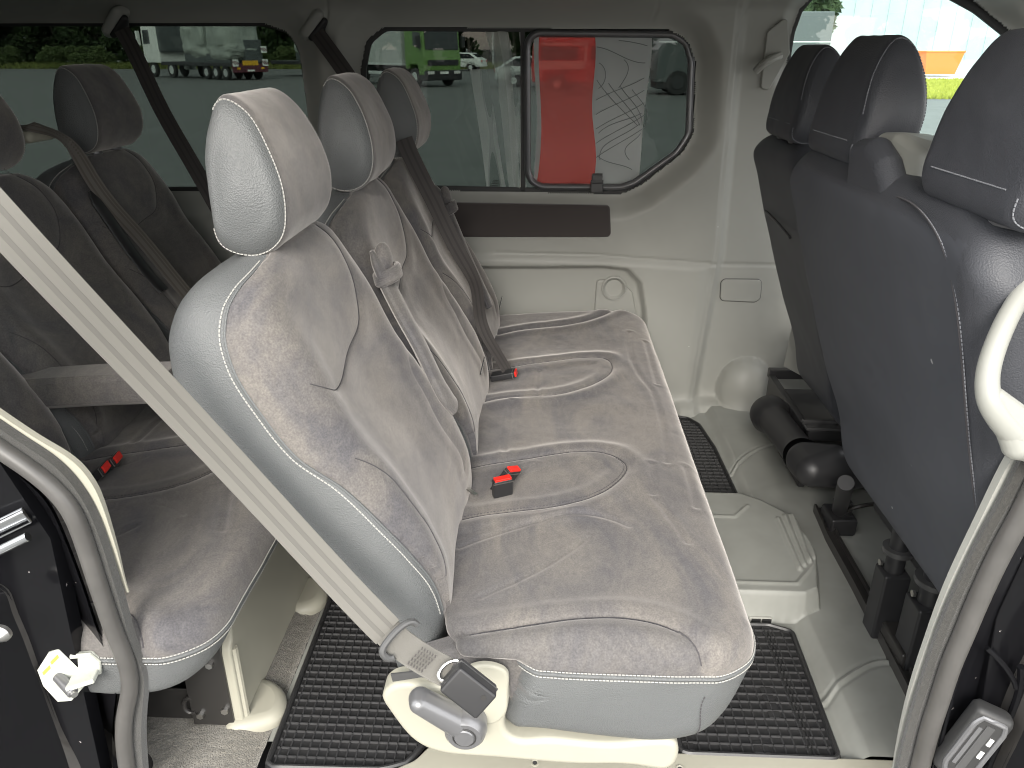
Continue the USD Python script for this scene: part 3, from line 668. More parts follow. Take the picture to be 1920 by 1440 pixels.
def make_cushion(ny, y0=.955, y1=2.705):
    M, m, nc, nv = round_extrude(CUSH, y0, y1, .045, 8, ny, .004, parts=True)
    v = M.vertices.copy()
    # the plan's corners are rounded and the nose bows a little
    e = np.minimum(v[:, 1] - y0, y1 - v[:, 1]); k = sstep(-.25, .37, v[:, 0])
    v[:, 0] -= .05 * np.clip(1 - e / .10, 0, 1) ** 2 * sstep(.15, .37, v[:, 0])
    v[:, 1] += .055 * (1 - sstep(-.075, -.015, v[:, 0] - .25 * (v[:, 2] - .30))) * (1 - sstep(.0, .10, v[:, 1] - y0)) * (1 - sstep(.36, .40, v[:, 2]))
    v[:, 1] += .20 * (1 - sstep(-.22, -.12, v[:, 0])) * (1 - sstep(.0, .26, v[:, 1] - y0))
    n = vnormals(T(v, M.faces)); top = sstep(.36, .41, v[:, 2]) * (v[:, 0] > -.22)
    p = v[:, :2]
    dU, dN = dist_to([U1, U2], p), dist_to([N1, N2], p); dc = dist_to(CREASE, p)
    inU = np.minimum(poly_sdf(U1, p), poly_sdf(U2, p))
    off = -.0055 * np.exp(-(dU / .0045) ** 2) - .006 * np.exp(-(dN / .005) ** 2) - .0028 * np.exp(-(dc / .006) ** 2) + .0015 * np.exp(-((dc - .014) / .008) ** 2)
    off += -.006 * (1 - sstep(-.03, .005, inU)) + .006 * np.exp(-((np.minimum(dU, dN) - .03) / .02) ** 2)
    off += .0035 * (meshkit.fbm(v * (11, 8, 8), 4, 21) - .5) * 2
    # sitting hollows
    for yc in SEATS: off -= .012 * np.exp(-((v[:, 1] - yc) / .14) ** 2 - ((v[:, 0] - .05) / .16) ** 2)
    v += n * (off * top)[:, None]
    v += n * (.003 * (meshkit.fbm(v * 8, 3, 33) - .5) * 2 * (1 - top))[:, None]
    s = np.abs(v[:, 2] - .372) < .0028; v[s, 2] = .372
    return T(v, M.faces)

def bench(name, label, group, dx, full):
    b = thing(name, label, 'bench seat', group=None)
    sh = np.array([dx, 0, 0])
    C = make_cushion(520 if full else 260)
    if not full: cv = C.vertices.copy(); lo_ = cv[:, 2] < .372; cv[lo_, 2] = .372 - (.372 - cv[lo_, 2]) * .58; C = T(cv, C.faces)
    C.vertices = C.vertices + sh
    fc = C.vertices[C.faces].mean(1)
    lea = (fc[:, 2] < .372) & (fc[:, 0] - .25 * (fc[:, 2] - .30) > -.045 + dx if full else fc[:, 0] > -.2 + dx)
    under = (fc[:, 2] < .372) & ~lea
    px = np.column_stack([fc[:, 0] - dx, fc[:, 1]])
    twl = ~lea & ~under & ((px[:, 1] < np.interp(px[:, 0], N1[:, 0], N1[:, 1])) & (px[:, 0] < N1[-1, 0]) | (px[:, 1] > np.interp(px[:, 0], N2[:, 0], N2[:, 1])) & (px[:, 0] < N2[-1, 0]))
    cu_ = obj_n('cushion', C, ~lea & ~twl & ~under, 'suede', b)
    for near in (True, False): obj_n('cushion_bolster', C, twl & ((fc[:, 1] < 1.8) == near), 'suede_twill', cu_, label='ribbed cloth edge panel at the door end of the cushion' if near else 'ribbed cloth edge panel at the wall end of the cushion')
    obj_n('cushion_side', C, lea, 'leather_grey', cu_, label='grey leather band round the cushion front and end')
    obj_n('cushion_underside', C, under, 'suede_twill', cu_)
    # piping where cloth and leather meet
    import trimesh.intersections as ti
    segs = ti.mesh_plane(C, [0, 0, 1], [0, 0, .3723])
    pts = segs.reshape(-1, 3); pts = pts[pts[:, 0] > -.05 + dx]
    ang = np.arctan2(pts[:, 1] - 1.83, np.maximum(pts[:, 0] - dx + .4, .01)); o = np.argsort(ang); L = pts[o]
    keep = [0]
    for i in range(1, len(L)):
        if np.linalg.norm(L[i] - L[keep[-1]]) > .008: keep.append(i)
    L = L[keep]
    cd = unit_rows(L - np.array([dx + .1, 0, .372]) * (1, 0, 1) - np.column_stack([0 * L[:, 0], np.clip(L[:, 1], 1.1, 2.55), 0 * L[:, 0]]))
    obj('piping', tube(L + cd * .0005, .0035, 8), 'leather_grey', cu_)
    obj('stitching', dashes(L + cd * .0022 - (0, 0, .0065), .0012, .0045, .0015), 'thread', cu_)
    obj('stitching', dashes(L + cd * .0018 + (0, 0, .0060), .0011, .0045, .0015), 'thread', cu_)
    if full:
        q = C.vertices[(np.abs(C.vertices[:, 0] - dx - .268) < .004) & (C.vertices[:, 1] < .975) & (C.vertices[:, 2] < .37)]
        q = q[np.argsort(-q[:, 2])][::4]
        if len(q) > 5: obj('stitching', dashes(smooth_path(q, 60, s=.0002) + (0, -.0012, 0), .001, .005, .003), 'thread_dark', cu_)
    tree = cKDTree(C.vertices[:, :2] * 1.0 + 0); topv = C.vertices
    tsel = topv[:, 2] > .385; tt = cKDTree(topv[tsel][:, :2]); tz = topv[tsel][:, 2]
    def lift(l2, dz=.0008):
        q = l2 + (dx, 0); dd, ii = tt.query(q, 6); w = 1 / (dd + 1e-4); return np.column_stack([q, (tz[ii] * w).sum(1) / w.sum(1) + dz])
    for L2 in (U1, U2, N1[6:], N2): obj('seam', tube(lift(L2, .0002), .0012, 5), 'thread_dark', cu_)
    off = resample(LineString(U2).offset_curve(.006).coords, 80); obj('stitching', dashes(lift(np.asarray(off)[:46], .0009), .0008, .004, .003), 'thread_dark', cu_)
    # backs
    for i, y in enumerate(SEATS):
        hi, nf, nr = (230, 150, 90) if full else (120, 80, 50)
        M, isf, N, m = make_back(y, hi, nf, nr, dx, seed=i * 3)
        k = obj_n('back_cushion', M, isf, 'suede', b)
        obj_n('back_shell', M, ~isf, 'leather_grey', k, label='grey leather side and rear cover of the backrest')
        V = M.vertices
        n = vnormals(M)
        rows = np.arange(int(N * .16), N - 7) * m
        for e in (0, nf - 1):
            L = V[rows + e] + n[rows + e] * .0004
            obj('piping', tube(L[::2], .0022, 6), 'leather_grey', k)
            e2 = (e - 2) % m if e == 0 else e + 2
            L2 = V[rows + e2] * .55 + V[rows + e] * .45 + n[rows + e2] * .0009
            obj('stitching', dashes(L2, .0012, .005, .0016), 'thread', k)
        fz = lambda L: np.column_stack([FZ(np.clip(L[:, 2], .30, ZT)), L[:, 1:]])
        fv = V[np.unique(M.faces[isf])]; ft = cKDTree(fv[:, 1:]); 
        for S in (insert, lowseam):
            q = smooth_path(S, 90)[:, 1:]; q = q[np.abs(q[:, 0]) < .238] + (y, 0); dd, ii = ft.query(q, 6); w = (fv[ii][..., 0] / (dd + 1e-4)).sum(1) / (1 / (dd + 1e-4)).sum(1)
            obj('seam', tube(np.column_stack([w + .0004, q]), .0009, 5), 'thread_dark', k)
        hx, hz = ((-.006, .003), (.012, .012), (.022, .011))[i] if full else ((0, .018), (-.012, .020), (.024, .020))[i]
        add_headrest(b, y, dx=dx + hx, dz=hz)
    return b, tt, tz
def unit_rows(a): return a / np.maximum(np.linalg.norm(a, axis=1, keepdims=True), 1e-9)

mid, ttree, tzz = bench('bench_seat', 'suede and grey leather three-seat bench in the middle of the cabin, nearest the door', None, 0.0, True)
rear, _, _ = bench('bench_seat', 'shaded dark suede three-seat bench at the rear, left behind the cream belt', None, -.91, False)

def zt(x, y): return tzz[ttree.query([x, y])[1]]
def frame_buckle(parent, p, ax, up, l=.030, w=.014, t=.0065, name='buckle'):
    """belt buckle: black housing with a red press button at its end; p: top end, ax: long axis pointing out, up: broad face"""
    ax, up = unit(ax), unit(up); sd = np.cross(ax, up)
    b = obj(name, obox(p - ax * l, ax, sd, up, l, w, t, .003), 'black_plastic', parent)
    obj('red_button', obox(p + ax * .001, ax, sd, up, .0035, w - .003, t - .0016, .0012), 'red_button', b)
    obj('buckle_lip', obox(p - ax * .006, ax, sd, up, .0012, w + .0008, t + .0008), 'steel', b)
    return b
# buckles in the near gap of the middle bench
p = at(942, 898, z=.452); frame_buckle(mid, p, (.02, -.25, 1), (.35, -1, 0), .036, .0215, .010)
p = at(963, 880, z=.452); frame_buckle(mid, p, (.5, -.05, .8), (.8, -.9, -.5), .036, .020, .009)
p = at(966, 699, z=.436); frame_buckle(mid, p, (1, -.1, .25), (-.2, 0, 1), .036, .018, .009)
# metal anchor strip between seat parts
obj('anchor_strap', ribbon(ats([(877, 916), (893, 928)], z=.43), .010, .003, (0, 0, 1)), 'steel', mid)
# padded belt sleeves with a loop on the joints between the backs
def sleeve(y, u0, root, px_loop, px_path, dx=0):
    P = np.array([onto_back(*q) for q in px_path]); P = P + (.020, 0, 0); P[:, 0] += dx
    P = smooth_path(P, 60)
    s = obj('belt_sleeve', sweep(P, circ(.030, 14, .016), up=(1, 0, .35), scale=np.interp(np.linspace(0, 1, 60), [0, .06, .2, .9, 1], [.25, .7, 1, 1, .8])), 'suede_twill', root, label='padded cloth sleeve along the joint between two backrests')
    Lp = np.array([onto_back(*q) for q in px_loop]) + (.034, 0, 0); Lp[:, 0] += dx
    for k, q in enumerate(smooth_path(Lp, 5)):
        t_ = unit(P[20] - P[5]); ring = [q + .034 * math.cos(a) * np.array([0, 1, 0]) + .024 * math.sin(a) * unit(np.cross(t_, [0, 1, 0])) - unit(np.cross(t_, [0, 1, 0])) * .006 for a in np.linspace(0, 6.283, 17)[:-1]]
        obj('sleeve_loop', tube(np.array(ring), .0075, 8, True), 'suede_twill', s)
    obj('sleeve_tab', hull_blob(Lp[0] + (-.012, 0, .018), (.020, .026, .040)), 'suede', s)
    return s
def hull_blob(c, r):
    m = trimesh.creation.icosphere(3); m.vertices = m.vertices * r + c; return m
sleeve(1.55, 0, mid, [(700, 505), (704, 520)], [(678, 470), (700, 515), (735, 585), (775, 660), (812, 735), (832, 760)])
sleeve(2.09, 0, mid, [(822, 383), (826, 395)], [(805, 350), (826, 393), (850, 450), (880, 520), (905, 575)])
# white-on-black textile tags in the rear gap
for u, v in ((896, 686), (932, 568)):
    q = onto_back(u, v) + (.012, 0, -.0)
    t0 = obj('label_tag', obox(q, (0, 1, .05), (.25, 0, 1), (1, 0, -.25), .010, .022, .0012), 'black_plastic', mid, label='small black textile tag with white letters')
    m = meshkit.text_mesh('ISOFIX', .0085, .0006, True); b0 = m.bounds; m.apply_translation(-(b0[0] + b0[1]) / 2)
    R = np.eye(4); R[:3, 0], R[:3, 1], R[:3, 2], R[:3, 3] = unit((.25, 0, 1)) * -1, unit((0, 1, .05)), unit((1, 0, -.25)), q + np.array([.0016, 0, 0])
    m.apply_transform(R); obj('tag_print', m, 'white_print', t0)

# end cover, valance, recliner lever of the middle bench
def near_plate(px, y, t, b=.004, r=.0): return wall_plate(px, y, t, b, r)
sc_px = smooth_path([(724, 1275), (738, 1256), (800, 1252), (870, 1250), (930, 1243), (950, 1254), (953, 1300), (950, 1335), (964, 1350), (1010, 1353), (1080, 1357), (1160, 1360), (1240, 1354), (1262, 1360), (1266, 1385), (1255, 1403), (1200, 1404), (1100, 1400), (980, 1392), (890, 1385), (830, 1378), (785, 1358), (752, 1322), (733, 1295)], 160, True)
obj('side_cover', near_plate(sc_px, 1.0, .04, .010, .004), 'trim_cream', mid, label='cream plastic cover at the foot of the bench')
sb_px = smooth_path([(862, 1262), (880, 1246), (930, 1242), (951, 1254), (953, 1290), (948, 1332), (930, 1348), (890, 1345), (868, 1320)], 80, True)
obj('side_cover_bracket', near_plate(sb_px, .962, .010, .005, .003), 'trim_cream', mid)
obj('cover_gap', near_plate([(733, 1262), (737, 1276), (800, 1266), (850, 1258), (848, 1253), (790, 1256)], .9605, .003, .0, .0), 'dark_plastic', mid)
obj('end_cloth', near_plate([(762, 1250), (800, 1205), (850, 1190), (960, 1205), (1002, 1225), (960, 1300), (950, 1245), (860, 1258), (760, 1275)], 1.012, .035, .008, .006), 'suede_twill', mid, label='grey felt end panel above the plastic cover')
obj('base_frame', box(-.24, .22, 1.30, 2.66, .02, .24, .01), 'trim_cream', mid)
for y in (1.34, 1.9, 2.6): obj('floor_foot', box(-.30, .26, y - .03, y + .03, .0, .06, .01), 'steel_black', mid)
hub = at(872, 1372, y=.925)
lv = obj('recliner_lever', [lathe(hub + (0, .035, 0), hub + (0, -.012, 0), [(0, 0), (.026, 0), (.034, .15), (.036, .6), (.033, .85), (.027, 1.0), (0, 1.0)], 36)], 'gunmetal', mid, label='dark grey lever with a round hub at the bench end')
tip = at(772, 1312, y=.915)
obj('lever_arm', hull_of([(hub + (0, .010, 0), .024), (hub + (0, .02, 0), .02), (tip + (0.012, .008, -.006), .019), (tip + (.012, -.002, -.006), .016)]), 'gunmetal', lv)
obj('lever_button', lathe(hub + (0, -.011, 0), hub + (0, -.0155, 0), [(0, 0), (.0165, 0), (.0165, .6), (.0150, 1), (0, 1)], 32), 'gunmetal', lv)
obj('button_groove', tube([hub + (.0185 * math.cos(a), -.0125, .0185 * math.sin(a)) for a in np.linspace(0, 6.283, 33)[:-1]], .0012, 6, True), 'rubber', lv)
obj('cover_bolt', lathe(at(918, 1282, y=.968), at(918, 1282, y=.958), [(0, 0), (.014, 0), (.013, .6), (.010, 1), (0, 1)], 20), 'steel_black', mid)

# rear bench: fold-down armrest, buckles, cream base with a black bracket and feet
arm = smooth_path(ats([(-60, 728), (60, 728), (160, 722), (240, 718), (330, 716)], y=1.56), 30)
obj('armrest', sweep(arm, [(-.05, -.026), (-.03, -.040), (.03, -.040), (.05, -.026), (.05, .026), (.035, .036), (-.035, .036), (-.05, .026)], up=(0, 0, 1)), 'suede', rear, label='fold-down cloth armrest')
p = at(198, 876, z=.438); frame_buckle(rear, p, (.6, .15, .5), (-.4, 0, 1), .030, .020, .010)
p = at(220, 858, z=.438); frame_buckle(rear, p, (.6, .15, .5), (-.4, 0, 1), .030, .021, .010)

bx = at(437, 1210, y=1.16)[0]
zb = lambda u, v, y: at(u, v, y=y)
obj('base_panel', plate([(1.15, .015), (1.15, .215), (1.165, .230), (1.17, .262), (1.20, .30), (2.66, .30), (2.66, .015)], .018, (bx - .02, 0, 0), (0, 1, 0), (0, 0, 1), .006), 'trim_cream', rear, label='cream plastic panel under the front edge of the rear bench')
obj('panel_rib', tube(np.array([(bx - .002, 1.165, .03), (bx - .002, 1.165, .21)]), .008, 8), 'trim_cream', rear)
for fp in ([(424, 1374), (428, 1330), (436, 1292), (470, 1278), (512, 1282), (536, 1304), (538, 1330), (524, 1354), (490, 1368)], [(548, 1152), (556, 1110), (572, 1090), (600, 1088), (614, 1104), (612, 1128), (596, 1144)]):
    q = smooth_path(ats(fp, z=.01)[:, :2], 80, True); obj('foot_cover', plate(q, .030, (0, 0, .002), (1, 0, 0), (0, 1, 0), .024), 'trim_cream', rear)
obj('leg_bracket', [plate([(0, .02), (.085, .02), (.085, .30), (.06, .33), (.02, .33), (0, .24)], .006, (bx - .105, 1.150, 0), (1, 0, 0), (0, 0, 1), .002), box(bx - .105, bx - .099, 1.15, 1.21, .02, .30, .002), box(bx - .026, bx - .020, 1.15, 1.21, .02, .28, .002)], 'steel_black', rear, label='black steel leg bracket of the rear bench')
obj('cross_bar', [box(bx - .40, bx - .02, 1.165, 1.225, .035, .075, .006), box(bx - .40, bx - .02, 1.158, 1.164, .02, .10, .002)], 'steel_black', rear)
for x, z in ((-.045, .185), (-.032, .065), (-.085, .05)): obj('bracket_bolt', cyl((bx + x, 1.144, z), (bx + x, 1.136, z), .0075, 6), 'steel', rear)
obj('bracket_hook', tube(smooth_path([(bx - .10, 1.148, .09), (bx - .118, 1.146, .075), (bx - .115, 1.145, .058), (bx - .095, 1.145, .055)], 16), .005, 8), 'steel_black', rear)
# ------------------------------------------------------------------ front seats, seen from behind
def front_back(root, y0, y1, dx=0.0, top=1.105, ny=90):
    t = top - 1.07
    prof = smooth_path([(.790 + dx, .315), (.742 + dx, .44), (.700 + dx, .56), (.640 + dx, .75), (.592 + dx, .90), (.566 + dx, .99), (.562 + dx, 1.04 + t), (.585 + dx, 1.066 + t), (.63 + dx, 1.07 + t), (.68 + dx, 1.05 + t), (.72 + dx, .95), (.80 + dx, .70), (.885 + dx, .45), (.915 + dx, .33), (.86 + dx, .29)], 240, True)
    M, m, nc, nv = round_extrude(prof, y0, y1, .055, 9, ny, .004, parts=True)
    v = M.vertices.copy(); yc = (y0 + y1) / 2
    k = sstep(.85, .40, v[:, 2]) if False else 1 - sstep(.40, .85, v[:, 2])
    v[:, 1] = np.where(v[:, 1] > yc, v[:, 1] - .09 * k * (v[:, 1] - yc) / (y1 - yc), v[:, 1])
    shoulder = sstep(.93, 1.10, v[:, 2]); e = np.minimum(v[:, 1] - y0, y1 - v[:, 1])
    v[:, 2] -= .055 * np.clip(1 - e / .13, 0, 1) ** 2 * shoulder
    n = vnormals(T(v, M.faces))
    v += n * (.004 * (meshkit.fbm(v * 6, 3, 12) - .5) * 2)[:, None]
    return T(v, M.faces)
fb = thing('front_passenger_seat', 'navy leather double passenger seat seen from behind, at the right edge', 'car seat')
M = front_back(fb, .985, 1.875)
fc = M.vertices[M.faces].mean(1)
rearf = (fc[:, 0] < .60 + (1.0 - fc[:, 2]) * .31) & (fc[:, 1] > 1.045) & (fc[:, 2] < 1.06)
bk = obj_n('back_rest', M, ~rearf, 'leather_navy', fb)
obj_n('rear_panel', M, rearf, 'vinyl_back', bk, label='flat dark vinyl panel on the rear of the backrest')
kt = cKDTree(M.vertices[rearf_v := np.unique(M.faces[(fc[:, 0] < .62 + (1.0 - fc[:, 2]) * .31)])][:, 1:]); kv = M.vertices[rearf_v]
zz = np.linspace(.40, 1.03, 90)
L = smooth_path([(1.045, z) for z in np.linspace(.36, .95, 8)] + [(1.06, 1.01), (1.10, 1.05), (1.20, 1.075), (1.32, 1.085)], 160)
L3 = np.column_stack([kv[kt.query(L)[1]][:, 0] - .0008, L])
obj('seam', tube(smooth_path(L3[::4], 160, s=.0006), .0017, 6), 'thread_dark', bk)
obj('stitching', dashes(smooth_path(L3[::4] + (0, -.006, 0), 200, s=.0006) - (.0006, 0, 0), .0009, .0045, .002), 'thread_blue', bk)
# raised middle of the back carrying the belt outlet
hump = hull_of([((.580, 1.480, 1.122), .028), ((.580, 1.430, 1.130), .027), ((.582, 1.385, 1.112), .026), ((.590, 1.335, 1.062), .026), ((.590, 1.49, 1.03), .026), ((.595, 1.34, 1.02), .026)], 3)
obj('belt_hump', hump, 'leather_navy', bk, smooth=60)
bo = obj('belt_outlet', hull_of([((.615, 1.485, 1.142), .018), ((.615, 1.425, 1.148), .018), ((.625, 1.345, 1.130), .018), ((.68, 1.48, 1.136), .022), ((.68, 1.34, 1.122), .022), ((.62, 1.48, 1.08), .020), ((.62, 1.33, 1.08), .020), ((.68, 1.34, 1.07), .015), ((.68, 1.48, 1.07), .015)], 3), 'trim_pale', fb, smooth=60, label='light grey plastic belt outlet on top of the backrest')
for y in (1.105, 1.665):
    add_headrest(fb, y, 'leather_navy', 'leather_navy', dx=1.066, dz=.088, pinch=.24, tilt=.16)
for y in (1.00, 1.16, 1.60): obj('headrest_sleeve', lathe((.655, y, 1.098), (.655, y, 1.108), [(0, 0), (.025, 0), (.026, .5), (.022, 1), (.009, 1)], 24), 'dark_plastic', fb)
# seat cushion and frame, mostly hidden behind the back
obj('seat_cushion', box(.80, 1.40, 1.0, 1.85, .36, .50, .03), 'leather_navy', fb)
# posts, rail and locks of the seat frame
r0 = ats([(1536, 955), (1560, 1010), (1610, 1100), (1660, 1195), (1714, 1300)], z=.030)
obj('floor_rail', [sweep(r0, [(-.016, -.03), (.016, -.03), (.016, .018), (.010, .018), (.010, .006), (-.010, .006), (-.010, .018), (-.016, .018)], up=(0, 0, 1))], 'steel_black', fb, label='black steel floor rail')
def column(u, v, name, h, r, sq):
    b = at(u, v, z=.05)
    c = obj(name, [cyl(b + (0, 0, .12), b + (.0, 0, h), r, 20)], 'black_plastic', fb)
    obj('post_sleeve', box(b[0] - sq, b[0] + sq, b[1] - sq, b[1] + sq, .02, .20, .006), 'black_plastic', c)
    obj('post_collar', cyl(b + (0, 0, .20), b + (0, 0, .212), sq * 1.15, 20), 'dark_plastic', c)
    obj('post_bolt', cyl(b + (-sq - .006, 0, .17), b + (-sq, 0, .17), .008, 6), 'steel', c)
    return b
b1 = column(1652, 1165, 'frame_post', .40, .021, .030)
b2 = column(1716, 1228, 'frame_post', .40, .025, .036)
obj('cross_member', box(.80, 1.3, b2[1] - .03, b1[1] + .05, .02, .075, .006), 'steel_black', fb)
obj('seat_underframe', box(.86, 1.35, 1.02, 1.75, .20, .34, .01), 'black_plastic', fb)
lk = at(1572, 968, z=.06)
o = obj('rail_lock', [box(lk[0] - .035, lk[0] + .04, lk[1] - .045, lk[1] + .05, .02, .075, .008), box(lk[0] - .018, lk[0] + .03, lk[1] - .02, lk[1] + .02, .07, .115, .006)], 'black_plastic', fb)
obj('lock_lever', tube(smooth_path([lk + (.01, -.02, .03), lk + (.03, -.03, .05), lk + (.12, -.02, .06), lk + (.22, 0, .06)], 20), .006, 8), 'steel_black', o)
p0, p1 = at(1586, 905, z=.30), lk + (0, 0, .02)
obj('lock_strut', cyl(p1, p0, .020, 16), 'black_plastic', o)

ds = thing('driver_seat', "navy leather driver's seat seen from behind, against the far wall", 'car seat')
M = front_back(ds, 1.965, 2.455, .055, 1.075, 60)
dbk = obj('back_rest', M, 'leather_navy', ds, smooth=True)
q = smooth_path([at(1443, 396, x=.668), at(1462, 414, x=.665), at(1490, 446, x=.660)], 40)
obj('pocket_edge', tube(q - (.012, 0, 0), .004, 6), 'black_plastic', dbk)
add_headrest(ds, 2.20, 'leather_navy', 'leather_navy', dx=1.112, dz=.072, pinch=.24, tilt=.16)
for y in (2.15, 2.25): obj('headrest_sleeve', lathe((.70, y, 1.068), (.70, y, 1.078), [(0, 0), (.022, 0), (.02, 1), (.009, 1)], 20), 'dark_plastic', ds)
A, B = at(1440, 688, x=.80), at(1514, 806, x=.80)
zt_ = A[2]
fr = obj('seat_frame', [box(.80, 1.3, A[1] - .03, A[1], zt_ - .035, zt_, .004), box(.80, 1.3, B[1] - .015, B[1] + .03, B[2] - .03, B[2] + .005, .004), box(.80, .822, B[1], A[1] - .02, .04, B[2] - .005, .004), box(.83, 1.3, B[1], A[1] - .02, .04, B[2] - .06, .004)], 'black_plastic', ds, label='black steel box frame under the driver seat')
obj('seat_cushion', box(.88, 1.45, 1.95, 2.44, .36, .50, .03), 'leather_navy', ds)
obj('frame_rail', [box(.79, 1.3, B[1] - .02, B[1] + .01, B[2] + .006, B[2] + .016, .003), box(.79, 1.3, B[1] + .02, B[1] + .035, B[2] + .006, B[2] + .022, .003)], 'dark_plastic', fr)
k0 = at(1480, 640, x=.84)
obj('seat_valance', hullpts([k0 + (0, 0, .05), k0 + (.012, 0, .05), k0 + (.0, .02, -.10), k0 + (.015, .02, -.10), k0 + (.25, -.30, -.16), k0 + (.25, -.30, -.11), k0 + (.04, -.04, -.03)]), 'trim_grey', ds, label='pale grey valance at the side of the driver seat')
# black cylindrical cover lying before the driver's seat frame
E0, E1 = at(1428, 775, z=.115), at(1520, 872, z=.09)
E0 = at(1440, 772, x=.745); E1 = at(1512, 866, x=.745)
jc = thing('jack_cover', 'black plastic cylinder lying on the floor below the driver seat', 'cylinder')
obj('barrel', lathe(E0, E1, [(0, -.02), (.050, -.02), (.062, .02), (.064, .10), (.056, .16), (.047, .2), (.047, .82), (.05, .86)], 32), 'black_plastic', jc)
ax = unit(E1 - E0)
obj('end_cap', hull_of([(E1 - ax * .01, .052), (E1 + ax * .05, .048), (E1 + ax * .045 + (.12, 0, -.01), .045), (E1 + ax * .03 + (.06, 0, .02), .045)], 3), 'black_plastic', jc, smooth=60)

# ------------------------------------------------------------------ floor mats
def mat(label, outline, nx, ny, rot=0.0):
    """rubber tray mat: base sheet, raised rim, grid of ribs; outline in (x, y)"""
    t = thing('floor_mat', label, 'floor mat')
    P = Polygon(outline).buffer(-.02).buffer(.02)
    z0 = .003
    m = trimesh.creation.extrude_polygon(P, .004, engine='earcut'); m.apply_translation((0, 0, z0)); obj('base', m, 'mat_rubber', t)
    rim = np.array(P.buffer(-.006).exterior.coords)[:-1]
    obj('rim', sweep(resample(np.column_stack([rim, np.full(len(rim), z0 + .004)]), 140, True), [(-.005, 0), (.005, 0), (.005, .006), (.002, .010), (-.002, .010), (-.005, .006)], up=(0, 0, 1), closed=True), 'mat_rubber', t)
    inn = P.buffer(-.014); x0, y0, x1, y1 = P.bounds
    prof = [(-.0020, 0), (.0020, 0), (.0010, .0055), (-.0010, .0055)]
    ribs = []
    def put(a, b):
        g = LineString([a, b]).intersection(inn)
        for s in getattr(g, 'geoms', [g]):
            if s.is_empty or s.length < .01: continue
            c = np.array(s.coords); ribs.append(sweep(np.column_stack([c, np.full(len(c), z0 + .003)]), prof, up=(0, 0, 1)))
    for x in np.arange(x0 + .010, x1, nx): put((x, y0), (x, y1))
    for y in np.arange(y0 + .012, y1, ny): put((x0, y), (x1, y))
    obj('ribs', ribs, 'mat_rib', t, kind='stuff')
    return t
mr = mat('black rubber grid mat before the middle bench, by the door sill', [(.283, 1.120), (.605, 1.120), (.616, 1.492), (.56, 1.515), (.25, 1.515)], .0215, .0225)
for x, y in ((.300, 1.150), (.452, 1.150)):
    o = obj('fixing_pad', box(x - .016, x + .016, y - .014, y + .014, .006, .0095, .002), 'mat_rubber', mr)
    obj('pad_hole', cyl((x, y, .0092), (x, y, .0102), .0035, 10), 'rubber', o)
obj('name_plate', box(.488, .512, 1.225, 1.315, .006, .0100, .002), 'mat_rubber', mr)
for x in (.545, .553): obj('long_rib', box(x - .0015, x + .0015, 1.13, 1.49, .006, .0115), 'mat_rubber', mr)
ml = mat('black rubber grid mat lying between the rear bench and the middle bench', [(-.535, 1.052), (-.30, 1.056), (-.25, 1.075), (-.222, 1.128), (-.222, 2.0), (-.545, 2.0)], .0195, .0205)
mf = mat('black rubber grid mat on the far side, beyond the ribbed floor step', [(.30, 2.055), (.622, 2.055), (.612, 2.42), (.590, 2.60), (.555, 2.655), (.49, 2.675), (.30, 2.675)], .0215, .0225)
# ------------------------------------------------------------------ seat belts
def dep(u, v, t): return EYE + t * (cf + (u - 960) / FPX * cr + (720 - v) / FPX * cu)
def belt(label, pts, ups, w=.047, web='belt_web', stripe='belt_stripe', n=80, t=.0014, stripes=(-.0085, .0085)):
    b = thing('seat_belt', label, 'seat belt')
    P = smooth_path(pts, n); ups = np.asarray(ups, float)
    U = np.broadcast_to(ups, (n, 3)) if ups.ndim == 1 else np.stack([np.interp(np.linspace(0, 1, n), np.linspace(0, 1, len(ups)), c) for c in ups.T], 1)
    obj('webbing', ribbon(P, w, t, U), web, b)
    tt_ = tangents(P); u2 = U - tt_ * (U * tt_).sum(1, keepdims=True); u2 = unit_rows(u2); sd = np.cross(tt_, u2)
    for s in stripes: obj('stripe', ribbon(P + sd * s + u2 * .00035, .0065, t, U), stripe, b)
    return b, P, u2, sd
tocam = lambda p: unit(EYE - p)
pts = [dep(-420, -60, .80), dep(-200, 190, .82), dep(0, 412, .86), dep(255, 683, .985), dep(515, 960, 1.10), dep(640, 1095, 1.125), dep(727, 1185, 1.13)]
b, P, U, sd = belt('cream webbing seat belt hanging diagonally across the near end of the middle bench', pts, [tocam(p) * 1.0 for p in pts])
# loose end below the loop, folded and sewn, running to the buckle
q = [dep(727, 1185, 1.131), dep(772, 1222, 1.125), dep(815, 1248, 1.12), dep(842, 1262, 1.118)]
P2 = smooth_path(q, 24); U2_ = [tocam(x) + np.array([.2, 0, .5]) for x in P2]
obj('sewn_end', ribbon(P2, .044, .004, np.array(U2_)), 'belt_web', b)
lp = dep(742, 1192, 1.118); ta = unit(P[-1] - P[-8]); sdv = unit(np.cross(ta, tocam(lp)))
up_ = np.cross(sdv, ta)
ringp = [lp + sdv * x_ * .030 + ta * y_ * .012 + up_ * z_ for x_, y_, z_ in ((.75, 1.6, .002), (1.0, .9, .004), (.95, .1, .006), (.5, -.35, .007), (0, -.45, .0075), (-.5, -.35, .007), (-.95, .1, .006), (-1.05, .9, .003))]
obj('belt_loop', tube(smooth_path(ringp, 50), .0052, 10), 'dark_plastic', b, label='dark slide loop across the belt')
c0 = dep(790, 1236, 1.115)
